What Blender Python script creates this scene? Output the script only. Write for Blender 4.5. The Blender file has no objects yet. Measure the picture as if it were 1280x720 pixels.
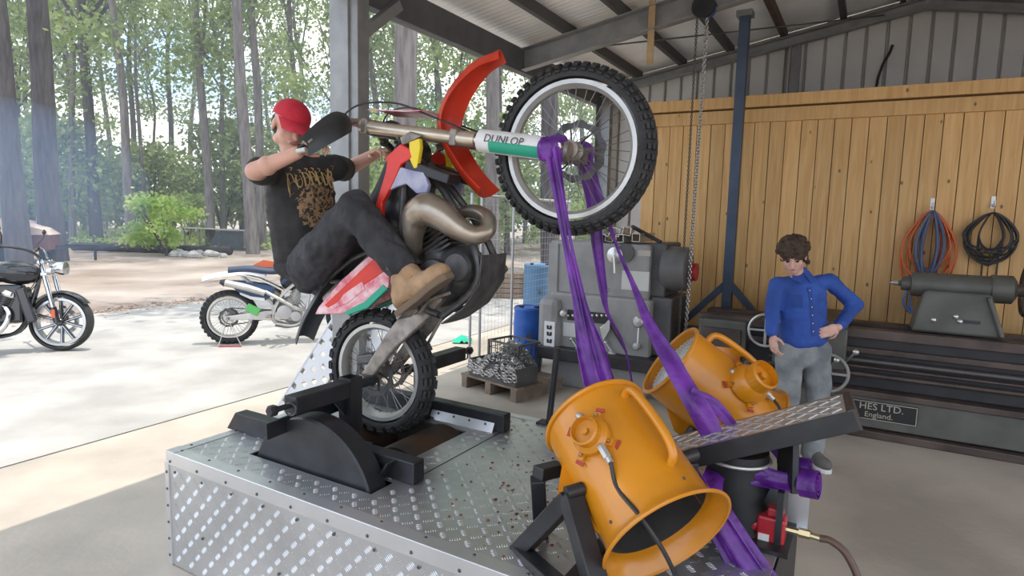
import bpy, bmesh, math, random
from mathutils import Vector as V, Matrix as MX, Euler, noise as MN
random.seed(7)
sc = bpy.context.scene
col = sc.collection
PI = math.pi
# ------------------------------------------------------------------ camera
FPX, PITCH, ROLL, CAMH = 780.0, math.radians(6.7), math.radians(-1.4), 1.65
_f = V((0, math.cos(PITCH), -math.sin(PITCH)))
_r0 = V((1, 0, 0)); _d0 = _f.cross(_r0)
_r = _r0*math.cos(ROLL) + _d0*math.sin(ROLL)
_d = _d0*math.cos(ROLL) - _r0*math.sin(ROLL)
CAM = V((0, 0, CAMH))
cd = bpy.data.cameras.new('camera'); cam = bpy.data.objects.new('camera', cd); col.objects.link(cam)
cd.sensor_width = 36.0; cd.lens = 36.0*FPX/1280.0; cd.clip_start = 0.05; cd.clip_end = 500
m3 = MX((( _r.x, -_d.x, -_f.x), (_r.y, -_d.y, -_f.y), (_r.z, -_d.z, -_f.z)))
cam.matrix_world = MX.Translation(CAM) @ m3.to_4x4()
sc.camera = cam
# ------------------------------------------------------------------ sky, sun, exposure
SKY_STRENGTH, SUN_STRENGTH, EXPOSURE = 1.6, 2.6, 0.72
w = bpy.data.worlds.new('sky'); sc.world = w; w.use_nodes = True
nt = w.node_tree; nt.nodes.clear()
tc = nt.nodes.new('ShaderNodeTexCoord'); mp = nt.nodes.new('ShaderNodeMapping'); mp.inputs['Scale'].default_value = (2.0, 2.0, 5.0)
nz = nt.nodes.new('ShaderNodeTexNoise'); nz.inputs['Scale'].default_value = 1.7; nz.inputs['Detail'].default_value = 6
cr = nt.nodes.new('ShaderNodeValToRGB')
cr.color_ramp.elements[0].position = 0.40; cr.color_ramp.elements[0].color = (0.42, 0.62, 0.95, 1)
cr.color_ramp.elements[1].position = 0.58; cr.color_ramp.elements[1].color = (1.0, 0.98, 0.94, 1)
bg = nt.nodes.new('ShaderNodeBackground'); bg.inputs['Strength'].default_value = SKY_STRENGTH
wo = nt.nodes.new('ShaderNodeOutputWorld')
nt.links.new(tc.outputs['Generated'], mp.inputs[0]); nt.links.new(mp.outputs[0], nz.inputs['Vector'])
nt.links.new(nz.outputs['Fac'], cr.inputs[0]); nt.links.new(cr.outputs[0], bg.inputs[0]); nt.links.new(bg.outputs[0], wo.inputs[0])
sl = bpy.data.lights.new('sun', 'SUN'); sl.energy = SUN_STRENGTH; sl.angle = math.radians(0.6); sl.color = (1.0, 0.95, 0.86)
sun = bpy.data.objects.new('sun', sl); col.objects.link(sun)
SUNDIR = V((0.163, 0.045, 1.0)).normalized()
sun.rotation_euler = SUNDIR.to_track_quat('Z', 'Y').to_euler(); sun.location = (0, 0, 12)
sc.view_settings.view_transform = 'Standard'; sc.view_settings.look = 'None'
sc.view_settings.gamma = 1.0; sc.view_settings.use_curve_mapping = False
sc.view_settings.exposure = EXPOSURE

# ------------------------------------------------------------------ pixel (1280x720) to place
def ray(x, y): return _f*FPX + _r*(x-640) + _d*(y-360)
def PD(x, y, D):
    r = ray(x, y); return CAM + r*(D/r.y)
def PZ(x, y, z):
    r = ray(x, y); return CAM + r*((z-CAMH)/r.z)
def PP(x, y, o, n):
    r = ray(x, y); return CAM + r*((V(o)-CAM).dot(n)/r.dot(n))
# shed axes: U runs along the back wall to the right, W runs towards the back wall
A_ = math.radians(29.5)
U = V((math.cos(A_), -math.sin(A_), 0)); W = V((math.sin(A_), math.cos(A_), 0)); Z = V((0, 0, 1))
O = V((-1.14, 4.35, 0))
def S(u, v, z=0): return O + U*u + W*v + Z*z
SROT = MX((U, W, Z)).transposed()
def SM(u, v, z=0): return MX.Translation(S(u, v, z)) @ SROT.to_4x4()
def PW(x, y, v): return PP(x, y, S(0, v), W)       # pixel on the plane at distance v in the shed
def uvz(p):
    q = p - O; return (q.dot(U), q.dot(W), q.z)

# ------------------------------------------------------------------ materials
MATS = {}
def mat(name, c, rough=0.5, metal=0.0, var=0.0, scale=6.0, bump=0.0, bscale=60.0, c2=None, emit=0, coat=0, stretch=None, lo=0.35, hi=0.65, detail=4):
    if name in MATS: return MATS[name]
    m = bpy.data.materials.new(name); m.use_nodes = True; n = m.node_tree; b = n.nodes['Principled BSDF']
    b.inputs['Base Color'].default_value = (*c, 1); b.inputs['Roughness'].default_value = rough; b.inputs['Metallic'].default_value = metal
    if coat: b.inputs['Coat Weight'].default_value = coat; b.inputs['Coat Roughness'].default_value = 0.12
    if emit:
        b.inputs['Emission Color'].default_value = (*c, 1); b.inputs['Emission Strength'].default_value = emit
    t = None
    if var or c2 or bump:
        t = n.nodes.new('ShaderNodeTexCoord'); mpn = n.nodes.new('ShaderNodeMapping'); n.links.new(t.outputs['Object'], mpn.inputs[0])
        if stretch: mpn.inputs['Scale'].default_value = stretch
    if var or c2:
        z = n.nodes.new('ShaderNodeTexNoise'); z.inputs['Scale'].default_value = scale; z.inputs['Detail'].default_value = detail
        r = n.nodes.new('ShaderNodeValToRGB'); r.color_ramp.elements[0].position = lo; r.color_ramp.elements[1].position = hi
        a = tuple(max(0, x*(1-var)) for x in c); d = c2 or tuple(min(1, x*(1+var)) for x in c)
        r.color_ramp.elements[0].color = (*a, 1); r.color_ramp.elements[1].color = (*d, 1)
        n.links.new(mpn.outputs[0], z.inputs['Vector']); n.links.new(z.outputs['Fac'], r.inputs[0]); n.links.new(r.outputs[0], b.inputs['Base Color'])
    if bump:
        z2 = n.nodes.new('ShaderNodeTexNoise'); z2.inputs['Scale'].default_value = bscale; z2.inputs['Detail'].default_value = 3
        bp = n.nodes.new('ShaderNodeBump'); bp.inputs['Strength'].default_value = bump; bp.inputs['Distance'].default_value = 0.02
        n.links.new(mpn.outputs[0], z2.inputs['Vector']); n.links.new(z2.outputs['Fac'], bp.inputs['Height']); n.links.new(bp.outputs[0], b.inputs['Normal'])
    MATS[name] = m; return m
def s2l(h):
    return tuple(((int(h[i:i+2], 16)/255.0)/12.92 if int(h[i:i+2], 16) < 11 else ((int(h[i:i+2], 16)/255.0+0.055)/1.055)**2.4) for i in (0, 2, 4))

# ------------------------------------------------------------------ mesh builder
def catmull(pts, k):
    if k < 2 or len(pts) < 3: return [V(p) for p in pts]
    P = [V(p) for p in pts]; out = []
    for i in range(len(P)-1):
        p0 = P[i-1] if i > 0 else P[0]*2-P[1]; p1 = P[i]; p2 = P[i+1]; p3 = P[i+2] if i+2 < len(P) else P[-1]*2-P[-2]
        for j in range(k):
            t = j/k
            out.append(0.5*((2*p1) + (p2-p0)*t + (2*p0-5*p1+4*p2-p3)*t*t + (3*p1-p0-3*p2+p3)*t**3))
    out.append(P[-1]); return out
def lerpl(vals, n):
    if not isinstance(vals, (list, tuple)): return [vals]*n
    o = []
    for i in range(n):
        t = i/(n-1)*(len(vals)-1); k = min(int(t), len(vals)-2); o.append(vals[k]+(vals[k+1]-vals[k])*(t-k))
    return o
def basis(a):
    a = V(a).normalized(); h = V((0, 0, 1)) if abs(a.z) < 0.9 else V((1, 0, 0))
    x = a.cross(h).normalized(); return x, a.cross(x).normalized(), a
class MB:
    def __init__(s): s.v = []; s.f = []
    def add(s, vs, fs):
        o = len(s.v); s.v += [V(p) for p in vs]; s.f += [tuple(i+o for i in q) for q in fs]; return s
    def box(s, c, d, R=None):
        c = V(c); R = R or MX.Identity(3)
        vs = [c + R @ V((x*d[0]/2, y*d[1]/2, z*d[2]/2)) for x in (-1, 1) for y in (-1, 1) for z in (-1, 1)]
        return s.add(vs, [(0, 1, 3, 2), (4, 6, 7, 5), (0, 4, 5, 1), (2, 3, 7, 6), (0, 2, 6, 4), (1, 5, 7, 3)])
    def bar(s, p, q, w, h, up=(0, 0, 1)):
        p = V(p); q = V(q); a = (q-p); L = a.length; a.normalize(); u_ = V(up)
        if abs(a.dot(u_)) > 0.97: u_ = V((1, 0, 0))
        y = u_.cross(a).normalized(); z = a.cross(y)
        return s.box((p+q)/2, (L, w, h), MX((a, y, z)).transposed())
    def cyl(s, p, q, r0, r1=None, n=16, caps=True):
        p = V(p); q = V(q); r1 = r0 if r1 is None else r1
        if (q-p).length < 1e-7: return s
        x, y, a = basis(q-p); vs = []
        for c, r in ((p, r0), (q, r1)):
            for i in range(n):
                t = 2*PI*i/n; vs.append(c + (x*math.cos(t)+y*math.sin(t))*r)
        fs = [(i, (i+1) % n, n+(i+1) % n, n+i) for i in range(n)]
        if caps: fs += [tuple(range(n-1, -1, -1)), tuple(range(n, 2*n))]
        return s.add(vs, fs)
    def tube(s, pts, r, n=8, k=1, closed=False, caps=True, flat=1.0, up=None):
        P = catmull(pts, k) if not closed else [V(p) for p in pts]
        m = len(P); R = lerpl(r, m); vs = []; fs = []; px = None
        for i in range(m):
            if closed: a = P[(i+1) % m]-P[i-1]
            else: a = (P[min(i+1, m-1)]-P[max(i-1, 0)])
            if a.length < 1e-9: a = V((0, 0, 1))
            a.normalize()
            if up is not None: x = V(up).cross(a)
            elif px is None: x = basis(a)[0]
            else: x = px - a*px.dot(a)
            if x.length < 1e-6: x = basis(a)[0]
            x.normalize(); y = a.cross(x); px = x
            for j in range(n):
                t = 2*PI*j/n; vs.append(P[i]+(x*math.cos(t)+y*math.sin(t)*flat)*R[i])
        e = m if closed else m-1
        for i in range(e):
            for j in range(n):
                i2 = (i+1) % m; fs.append((i*n+j, i*n+(j+1) % n, i2*n+(j+1) % n, i2*n+j))
        if caps and not closed: fs += [tuple(range(n-1, -1, -1)), tuple((m-1)*n+j for j in range(n))]
        return s.add(vs, fs)
    def lathe(s, prof, o, ax, n=32, closed=False):
        o = V(o); x, y, a = basis(ax); vs = []; fs = []; m = len(prof)
        for r, h in prof:
            for i in range(n):
                t = 2*PI*i/n; vs.append(o + a*h + (x*math.cos(t)+y*math.sin(t))*r)
        for k in range(m if closed else m-1):
            k2 = (k+1) % m
            for i in range(n): fs.append((k*n+i, k*n+(i+1) % n, k2*n+(i+1) % n, k2*n+i))
        if not closed:
            if prof[0][0] > 1e-4: fs.append(tuple(range(n-1, -1, -1)))
            if prof[-1][0] > 1e-4: fs.append(tuple((m-1)*n+i for i in range(n)))
        return s.add(vs, fs)
    def ring(s, o, ax, R, r, n=32, m=8):
        return s.lathe([(R+r*math.cos(2*PI*j/m), r*math.sin(2*PI*j/m)) for j in range(m)], o, ax, n, closed=True)
    def prism(s, pts, off):
        n = len(pts); off = V(off); vs = [V(p) for p in pts] + [V(p)+off for p in pts]
        return s.add(vs, [tuple(range(n-1, -1, -1)), tuple(range(n, 2*n))] + [(i, (i+1) % n, n+(i+1) % n, n+i) for i in range(n)])
    def ell(s, c, r, n=14, m=8, R=None):
        c = V(c); R = R or MX.Identity(3)
        if not isinstance(r, (tuple, list, V)): r = (r, r, r)
        vs = [c + R @ V((0, 0, -r[2]))]; fs = []
        for j in range(1, m):
            p = -PI/2+PI*j/m
            for i in range(n):
                t = 2*PI*i/n; vs.append(c + R @ V((r[0]*math.cos(p)*math.cos(t), r[1]*math.cos(p)*math.sin(t), r[2]*math.sin(p))))
        vs.append(c + R @ V((0, 0, r[2]))); L = len(vs)-1
        fs += [(0, 1+(i+1) % n, 1+i) for i in range(n)]
        for j in range(m-2):
            for i in range(n): fs.append((1+j*n+i, 1+j*n+(i+1) % n, 1+(j+1)*n+(i+1) % n, 1+(j+1)*n+i))
        fs += [(1+(m-2)*n+i, 1+(m-2)*n+(i+1) % n, L) for i in range(n)]
        return s.add(vs, fs)
    def caps(s, p, q, r0, r1=None, n=14):
        r1 = r0 if r1 is None else r1
        s.cyl(p, q, r0, r1, n); s.ell(p, r0, n, 8); s.ell(q, r1, n, 8); return s
    def grid(s, rows, thick=0):
        n = len(rows[0]); m = len(rows); vs = [p for r in rows for p in r]
        fs = [(j*n+i, j*n+i+1, (j+1)*n+i+1, (j+1)*n+i) for j in range(m-1) for i in range(n-1)]
        return s.add(vs, fs)
    def sheet(s, rows, th):
        # a curved plate of real thickness from a grid of points
        n = len(rows[0]); m = len(rows); P = [[V(p) for p in r] for r in rows]; N = []
        for j in range(m):
            for i in range(n):
                a = P[j][min(i+1, n-1)]-P[j][max(i-1, 0)]; b = P[min(j+1, m-1)][i]-P[max(j-1, 0)][i]
                c = a.cross(b); N.append(c.normalized() if c.length > 1e-12 else V((0, 0, 1)))
        A = [P[j][i]+N[j*n+i]*th/2 for j in range(m) for i in range(n)]; B = [P[j][i]-N[j*n+i]*th/2 for j in range(m) for i in range(n)]
        k = n*m; fs = []
        for j in range(m-1):
            for i in range(n-1):
                q = (j*n+i, j*n+i+1, (j+1)*n+i+1, (j+1)*n+i); fs.append(q); fs.append(tuple(k+t for t in reversed(q)))
        bd = [i for i in range(n)] + [j*n+n-1 for j in range(1, m)] + [(m-1)*n+i for i in range(n-2, -1, -1)] + [j*n for j in range(m-2, 0, -1)]
        for a, b in zip(bd, bd[1:]+bd[:1]): fs.append((b, a, k+a, k+b))
        return s.add(A+B, fs)
    def xf(s, m): s.v = [m @ p for p in s.v]; return s
    def mesh(s, name, sharp=35):
        me = bpy.data.meshes.new(name); me.from_pydata([tuple(p) for p in s.v], [], s.f); me.validate()
        b = bmesh.new(); b.from_mesh(me); bmesh.ops.recalc_face_normals(b, faces=b.faces); b.to_mesh(me); b.free()
        if sharp:
            me.polygons.foreach_set('use_smooth', [True]*len(me.polygons)); me.set_sharp_from_angle(angle=math.radians(sharp))
        return me
    def build(s, name, m, parent=None, sharp=35, world=False, bev=0, label=None):
        if world and parent is not None: s.xf(wm(parent).inverted())
        me = s.mesh(name, sharp); me.materials.append(m)
        o = bpy.data.objects.new(name, me); col.objects.link(o)
        if parent is not None: o.parent = parent
        if label: o['label'] = label
        if bev:
            b = o.modifiers.new('bevel', 'BEVEL'); b.width = bev; b.segments = 2; b.limit_method = 'ANGLE'; b.angle_limit = math.radians(40)
        return o
def wm(o):
    m = o.matrix_basis.copy()
    while o.parent is not None: o = o.parent; m = o.matrix_basis @ m
    return m
def thing(name, label, cat, mx=None, group=None):
    o = bpy.data.objects.new(name, None); col.objects.link(o); o.empty_display_size = 0.1
    if mx is not None: o.matrix_basis = mx if isinstance(mx, MX) else MX.Translation(V(mx))
    return tag(o, label, cat, group)
def tag(o, label, cat, group=None):
    o['label'] = label; o['category'] = cat
    if group: o['group'] = group
    return o
def struct(o, label=None):
    o['kind'] = 'structure'
    if label: o['label'] = label
    return o
def stuff(o): o['kind'] = 'stuff'; return o
def dup(o, parent=None):
    c = o.copy(); col.objects.link(c); c.parent = parent
    for ch in o.children: dup(ch, c)
    return c
TS = bpy.data.scenes.new('workbench')
def evaluate(t):
    TS.collection.objects.link(t); vl = TS.view_layers[0]; vl.update(); me = bpy.data.meshes.new_from_object(t.evaluated_get(vl.depsgraph)); bpy.data.objects.remove(t); return me
def bvh(o):
    from mathutils.bvhtree import BVHTree
    return BVHTree.FromPolygons([v_.co.copy() for v_ in o.data.vertices], [tuple(p.vertices) for p in o.data.polygons])
def text(body, size, mx, m, parent, name='lettering', ext=0.001, align='LEFT', shear=0):
    cu = bpy.data.curves.new(name, 'FONT'); cu.body = body; cu.size = size; cu.extrude = ext; cu.align_x = align; cu.shear = shear
    cu.resolution_u = 3
    t = bpy.data.objects.new('tmp', cu); me = evaluate(t); me.transform(mx); me.materials.clear(); me.materials.append(m)
    o = bpy.data.objects.new(name, me); col.objects.link(o); o.parent = parent; return o
def organic(mb, name, m, parent=None, voxel=0.008, it=6, fac=0.6, world=True, disp=None):
    # one continuous skin over overlapping tapered limbs
    me = mb.mesh('tmp', 0); t = bpy.data.objects.new('tmp', me)
    r = t.modifiers.new('r', 'REMESH'); r.mode = 'VOXEL'; r.voxel_size = voxel; r.use_smooth_shade = True
    if it:
        q = t.modifiers.new('s', 'SMOOTH'); q.iterations = it; q.factor = fac
    out = evaluate(t)
    if disp:
        amp, fr = disp; nv = len(out.vertices); nr = [0.0]*(3*nv); out.vertex_normals.foreach_get('vector', nr); cs = [0.0]*(3*nv); out.vertices.foreach_get('co', cs)
        for i in range(nv):
            p = V(cs[3*i:3*i+3]); n_ = (MN.noise(p*fr)+0.5*MN.noise(p*fr*2.3))*amp
            for k in range(3): cs[3*i+k] += nr[3*i+k]*n_
        out.vertices.foreach_set('co', cs); out.update()
    if world and parent is not None: out.transform(wm(parent).inverted())
    out.name = name; out.materials.clear(); out.materials.append(m)
    out.polygons.foreach_set('use_smooth', [True]*len(out.polygons))
    o = bpy.data.objects.new(name, out); col.objects.link(o)
    if parent is not None: o.parent = parent
    return o
# ================================================================== THE SETTING
concrete = mat('concrete', (0.35, 0.33, 0.305), 0.75, var=0.16, scale=1.6, bump=0.15, bscale=30, detail=8)
concrete_in = mat('concrete_floor', (0.42, 0.362, 0.300), 0.6, var=0.22, scale=1.1, bump=0.1, bscale=25, detail=8)
joint = mat('joint_filler', (0.12, 0.11, 0.10), 0.9)
dirt = mat('dirt', (0.23, 0.175, 0.145), 0.95, scale=0.55, c2=(0.40, 0.345, 0.30), bump=0.6, bscale=6, detail=9, lo=0.3, hi=0.7, var=0.1)
galv = mat('galvanised', (0.27, 0.268, 0.26), 0.5, 0.35, var=0.12, scale=8)
steel_dark = mat('grey_steel', (0.13, 0.13, 0.135), 0.55, 0.3, var=0.15, scale=5)
sheet_m = mat('roof_sheet', (0.92, 0.91, 0.89), 0.5, 0.0, var=0.06, scale=3)
clad_m = mat('wall_sheet', (0.52, 0.50, 0.46), 0.5, 0.1, var=0.07, scale=2)
fl = MB().box(S(0.5, 2.5, -0.06), (15.0, 23.0, 0.04), SROT).build('floor', joint); struct(fl, 'concrete floor of the shed and the apron outside')
MB().box(S(-4.237, 2.5, -0.02), (5.526, 23.0, 0.04), SROT).build('slab', concrete, fl)
MB().box(S(3.27, 2.5, -0.02), (9.44, 23.0, 0.04), SROT).build('slab', concrete_in, fl)
g = MB(); rows = []
for j in range(90):
    r = []
    for i in range(90):
        x = -90+180*i/89; y = -30+130*j/89
        q = V((x, y, 0))-O; inside = -7.6 < q.dot(U) < 8.6 and -9.6 < q.dot(W) < 14.6
        h = -0.10 if inside else -0.035+0.05*MN.noise(V((x*0.3, y*0.3, 0)))+0.03*MN.noise(V((x, y, 3)))
        r.append(V((x, y, h)))
    rows.append(r)
g.grid(rows); struct(g.build('ground', dirt, sharp=0), 'bare brown dirt ground under the gum trees')

# --- wood lined partition
wood = bpy.data.materials.new('pine_board'); wood.use_nodes = True; n = wood.node_tree; b = n.nodes['Principled BSDF']; b.inputs['Roughness'].default_value = 0.55
t = n.nodes.new('ShaderNodeTexCoord'); oi = n.nodes.new('ShaderNodeObjectInfo'); ad = n.nodes.new('ShaderNodeVectorMath'); ad.operation = 'ADD'
cmb = n.nodes.new('ShaderNodeCombineXYZ'); mul = n.nodes.new('ShaderNodeMath'); mul.operation = 'MULTIPLY'; mul.inputs[1].default_value = 37.0
n.links.new(oi.outputs['Random'], mul.inputs[0]); n.links.new(mul.outputs[0], cmb.inputs[2]); n.links.new(mul.outputs[0], cmb.inputs[0])
n.links.new(t.outputs['Object'], ad.inputs[0]); n.links.new(cmb.outputs[0], ad.inputs[1])
mp1 = n.nodes.new('ShaderNodeMapping'); mp1.inputs['Scale'].default_value = (14, 14, 0.9); n.links.new(ad.outputs[0], mp1.inputs[0])
z1 = n.nodes.new('ShaderNodeTexNoise'); z1.inputs['Scale'].default_value = 2.0; z1.inputs['Detail'].default_value = 6; z1.inputs['Distortion'].default_value = 0.7
n.links.new(mp1.outputs[0], z1.inputs['Vector']); r1 = n.nodes.new('ShaderNodeValToRGB')
r1.color_ramp.elements[0].position = 0.3; r1.color_ramp.elements[0].color = (0.56, 0.305, 0.098, 1); r1.color_ramp.elements[1].position = 0.7; r1.color_ramp.elements[1].color = (0.70, 0.430, 0.170, 1)
n.links.new(z1.outputs['Fac'], r1.inputs[0])
mp2 = n.nodes.new('ShaderNodeMapping'); mp2.inputs['Scale'].default_value = (8.5, 8.5, 5.0); n.links.new(ad.outputs[0], mp2.inputs[0])
vo = n.nodes.new('ShaderNodeTexVoronoi'); vo.inputs['Scale'].default_value = 1.0; n.links.new(mp2.outputs[0], vo.inputs['Vector'])
kr = n.nodes.new('ShaderNodeValToRGB'); kr.color_ramp.elements[0].position = 0.06; kr.color_ramp.elements[0].color = (0.12, 0.12, 0.12, 1); kr.color_ramp.elements[1].position = 0.12; kr.color_ramp.elements[1].color = (1, 1, 1, 1)
sx_ = n.nodes.new('ShaderNodeSeparateColor'); n.links.new(vo.outputs['Color'], sx_.inputs[0]); gt = n.nodes.new('ShaderNodeMath'); gt.operation = 'GREATER_THAN'; gt.inputs[1].default_value = 0.52
n.links.new(sx_.outputs[0], gt.inputs[0]); ad2 = n.nodes.new('ShaderNodeMath'); ad2.operation = 'ADD'; n.links.new(gt.outputs[0], ad2.inputs[0]); n.links.new(vo.outputs['Distance'], ad2.inputs[1]); n.links.new(ad2.outputs[0], kr.inputs[0])
mx_ = n.nodes.new('ShaderNodeMix'); mx_.data_type = 'RGBA'; mx_.blend_type = 'MULTIPLY'; mx_.inputs['Factor'].default_value = 0.85
hs = n.nodes.new('ShaderNodeHueSaturation'); mr = n.nodes.new('ShaderNodeMapRange'); mr.inputs['To Min'].default_value = 0.88; mr.inputs['To Max'].default_value = 1.1
n.links.new(oi.outputs['Random'], mr.inputs[0]); n.links.new(mr.outputs[0], hs.inputs['Value'])
n.links.new(r1.outputs[0], mx_.inputs['A']); n.links.new(kr.outputs[0], mx_.inputs['B']); n.links.new(mx_.outputs['Result'], hs.inputs['Color']); n.links.new(hs.outputs[0], b.inputs['Base Color'])
WV, WU0, WU1, WTOP = 3.35, 0.98, 7.0, 2.85
backing = mat('wall_backing', (0.16, 0.10, 0.05), 0.9)
ww = MB().box(S((WU0+WU1)/2, WV+0.06, WTOP/2-0.03), (WU1-WU0, 0.08, WTOP-0.06), SROT).build('wall_back', backing); struct(ww, 'pine board partition wall behind the lathe')
bme = None; P_ = 0.139; k = 0; uu = WU0
while uu < WU1-0.05:
    if bme is None:
        bme = MB().box((0, 0, 0), (P_-0.007, 0.022, 2.64)).mesh('board', 0); bme.materials.append(wood)
    o = bpy.data.objects.new('board', bme); col.objects.link(o); o.parent = ww
    o.matrix_basis = MX.Translation(S(uu+P_/2, WV+0.009+0.004*(k % 2), 1.32+random.uniform(-0.004, 0.004))) @ SROT.to_4x4(); uu += P_; k += 1
MB().box((0, 0, 0), (WU1-WU0, 0.045, 0.125)).build('top_rail', wood, ww, 0, bev=0.003).matrix_basis = SM((WU0+WU1)/2, WV-0.012, 2.66) @ MX.Rotation(0, 4, 'X')
MB().box((0, 0, 0), (WU1-WU0+0.04, 0.17, 0.11)).build('top_cap', wood, ww, 0, bev=0.004).matrix_basis = SM((WU0+WU1)/2, WV+0.03, 2.795)
ws = MB().box(S(WU0+0.03, WV+0.72, 1.38), (0.05, 1.16, 2.76), SROT).build('wall_side', wood, sharp=0); struct(ws, 'short timber end wall of the lined room')

# --- steel shed: posts, beams, rafters, purlins, sheets
EZ, SL, RU, GV = 3.07, 0.18, 3.47, 4.65
VMIN = -3.7
def rz(u): return EZ + SL*(u if u < RU else 2*RU-u)
def csec(p, q, wd, hg, th, up=Z, flip=1):
    m = MB(); p = V(p); q = V(q); a = (q-p).normalized(); y = V(up).cross(a).normalized(); z_ = a.cross(y)
    m.bar(p, q, th, hg, up); off = y*flip*(wd/2)
    for sg in (-1, 1): m.bar(p+off+z_*sg*(hg-th)/2, q+off+z_*sg*(hg-th)/2, wd, th, up)
    return m
post = MB().bar(S(-0.045, 0.0, 0), S(-0.045, 0, 3.3), 0.085, 0.17, U).bar(S(0.055, 0.03, 0), S(0.055, 0.03, 3.3), 0.11, 0.11, U)
post.box(S(0, 0.015, 0.008), (0.3, 0.3, 0.016), SROT)
struct(post.build('steel_post', galv, bev=0.004), 'grey steel post at the open side of the shed')
struct(csec(S(0.06, GV-0.1, 0), S(0.06, GV-0.1, 3.2), 0.1, 0.2, 0.01, U).build('corner_post', galv), 'grey steel corner post at the back wall')
struct(csec(S(2.28, GV-0.09, 2.2), S(2.28, GV-0.09, rz(2.28)+0.1), 0.08, 0.11, 0.008, U).build('wall_post', galv), 'grey steel column on the upper back wall')
struct(csec(S(0.0, VMIN, EZ+0.11), S(0.0, GV, EZ+0.11), 0.09, 0.225, 0.012, Z, 1).build('eave_beam', steel_dark), 'dark grey eave beam along the open side')
MB_ = MB().bar(S(0.05, 0.0, 2.78), S(0.05, 0.45, EZ+0.06), 0.07, 0.07); struct(MB_.build('knee_brace', galv), 'short steel knee brace under the eave beam')
for i, v_ in enumerate((0.0, 2.45, GV-0.1, -3.5)):
    hg, ro = (0.11, 0.16) if i == 2 else (0.21, 0.11)
    m = csec(S(0, v_, rz(0)+ro), S(RU, v_, rz(RU)+ro), 0.09, hg, 0.01, Z, -1)
    m2 = csec(S(RU, v_, rz(RU)+ro), S(2*RU, v_, rz(2*RU)+ro), 0.09, hg, 0.01, Z, -1); m.add(m2.v, m2.f)
    struct(m.build('rafter', galv, bev=0), ['galvanised rafter over the post at the open side', 'galvanised rafter crossing the roof in the middle bay', 'galvanised rafter along the top of the back wall', 'galvanised rafter at the front of the shed'][i])
pur_m = mat('purlin_steel', (0.10, 0.095, 0.09), 0.6, 0.3); brown_m = mat('brown_steel', (0.12, 0.07, 0.05), 0.6, 0.2, var=0.2)
for i, u_ in enumerate((0.5, 1.05, 1.6, 2.17, 2.75, 3.28, 3.68, 4.25, 4.8, 5.4, 6.0, 6.6)):
    z_ = rz(u_)+0.215+0.05
    m = csec(S(u_, VMIN, z_), S(u_, GV, z_), 0.05, 0.1, 0.006, Z, 1)
    struct(m.build('purlin', brown_m if i == 3 else pur_m), 'dark steel roof purlin')
def roof(u0, u1, name, lab):
    m = MB(); rows = []; n_ = int((GV+0.2-VMIN)/0.024)
    for (uu_) in (u0, u1):
        zz = rz(uu_) if 0 <= uu_ <= 2*RU else (EZ+SL*uu_ if uu_ < 0 else EZ-SL*(uu_-2*RU))
        rows.append([S(uu_, VMIN+0.024*k, zz+0.325+0.009*math.sin(k*0.024/0.076*2*PI)) for k in range(n_)])
    return struct(m.sheet(rows, 0.002).build(name, sheet_m, sharp=60), lab)
cl = roof(-0.16, RU, 'ceiling', 'white corrugated roof sheeting over the open side')
roof(RU, 2*RU+0.16, 'ceiling_far', 'white corrugated roof sheeting beyond the ridge')
gw = MB().prism([S(0, GV+0.062, 0), S(2*RU, GV+0.062, 0), S(2*RU, GV+0.062, EZ+0.31), S(RU, GV+0.062, rz(RU)+0.31), S(0, GV+0.062, EZ+0.31)], W*0.02).build('wall_gable', clad_m); struct(gw, 'grey steel clad back wall of the shed')
uu = 0.02
while uu < 2*RU-0.1:
    h = min(rz(uu), rz(uu+0.2))+0.3
    MB().prism([S(uu, GV+0.04, 0), S(uu+0.012, GV+0.012, 0), S(uu+0.17, GV+0.012, 0), S(uu+0.182, GV+0.04, 0), S(uu+0.182, GV+0.06, 0), S(uu, GV+0.06, 0)], (0, 0, h)).build('cladding_panel', clad_m, gw, 0)
    uu += 0.196
struct(MB().box(S(2*RU+0.03, 3.2, 1.6), (0.03, 3.0, 3.2), SROT).build('wall_right', clad_m), 'grey steel clad side wall out of frame')
# cable on the gable wall
tag(MB().tube([PW(x, y, GV-0.02) for x, y in ((1066, 114), (1092, 112), (1098, 96), (1104, 80), (1112, 66), (1116, 56))], 0.013, 8, 4).build('wall_cable', mat('black_rubber', (0.015, 0.015, 0.016), 0.6)), 'black cable running up the grey upper back wall', 'cable')

# --- mesh fence on the open side
tube_m = mat('fence_tube', (0.5, 0.5, 0.49), 0.4, 0.5)
fence = thing('mesh_fence', 'galvanised tube and wire mesh fence panels behind the motorcycle', 'fence', SM(-0.4, 0))
for v_ in (2.15, 2.34, 3.02, 4.55): MB().cyl((0, v_, 0), (0, v_, 1.86), 0.015, n=10).build('tube_post', tube_m, fence)
for z_ in (0.08, 1.84): MB().cyl((0, 2.34, z_), (0, 4.55, z_), 0.015, n=8).build('rail', tube_m, fence)
m = MB()
for i in range(30): v_ = 2.36+i*0.074; m.cyl((0, v_, 0.08), (0, v_, 1.84), 0.0011, n=4, caps=False)
for i in range(24): z_ = 0.1+i*0.075; m.cyl((0, 2.34, z_), (0, 4.55, z_), 0.0011, n=4, caps=False)
stuff(m.build('wire_mesh', tube_m, fence))

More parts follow.
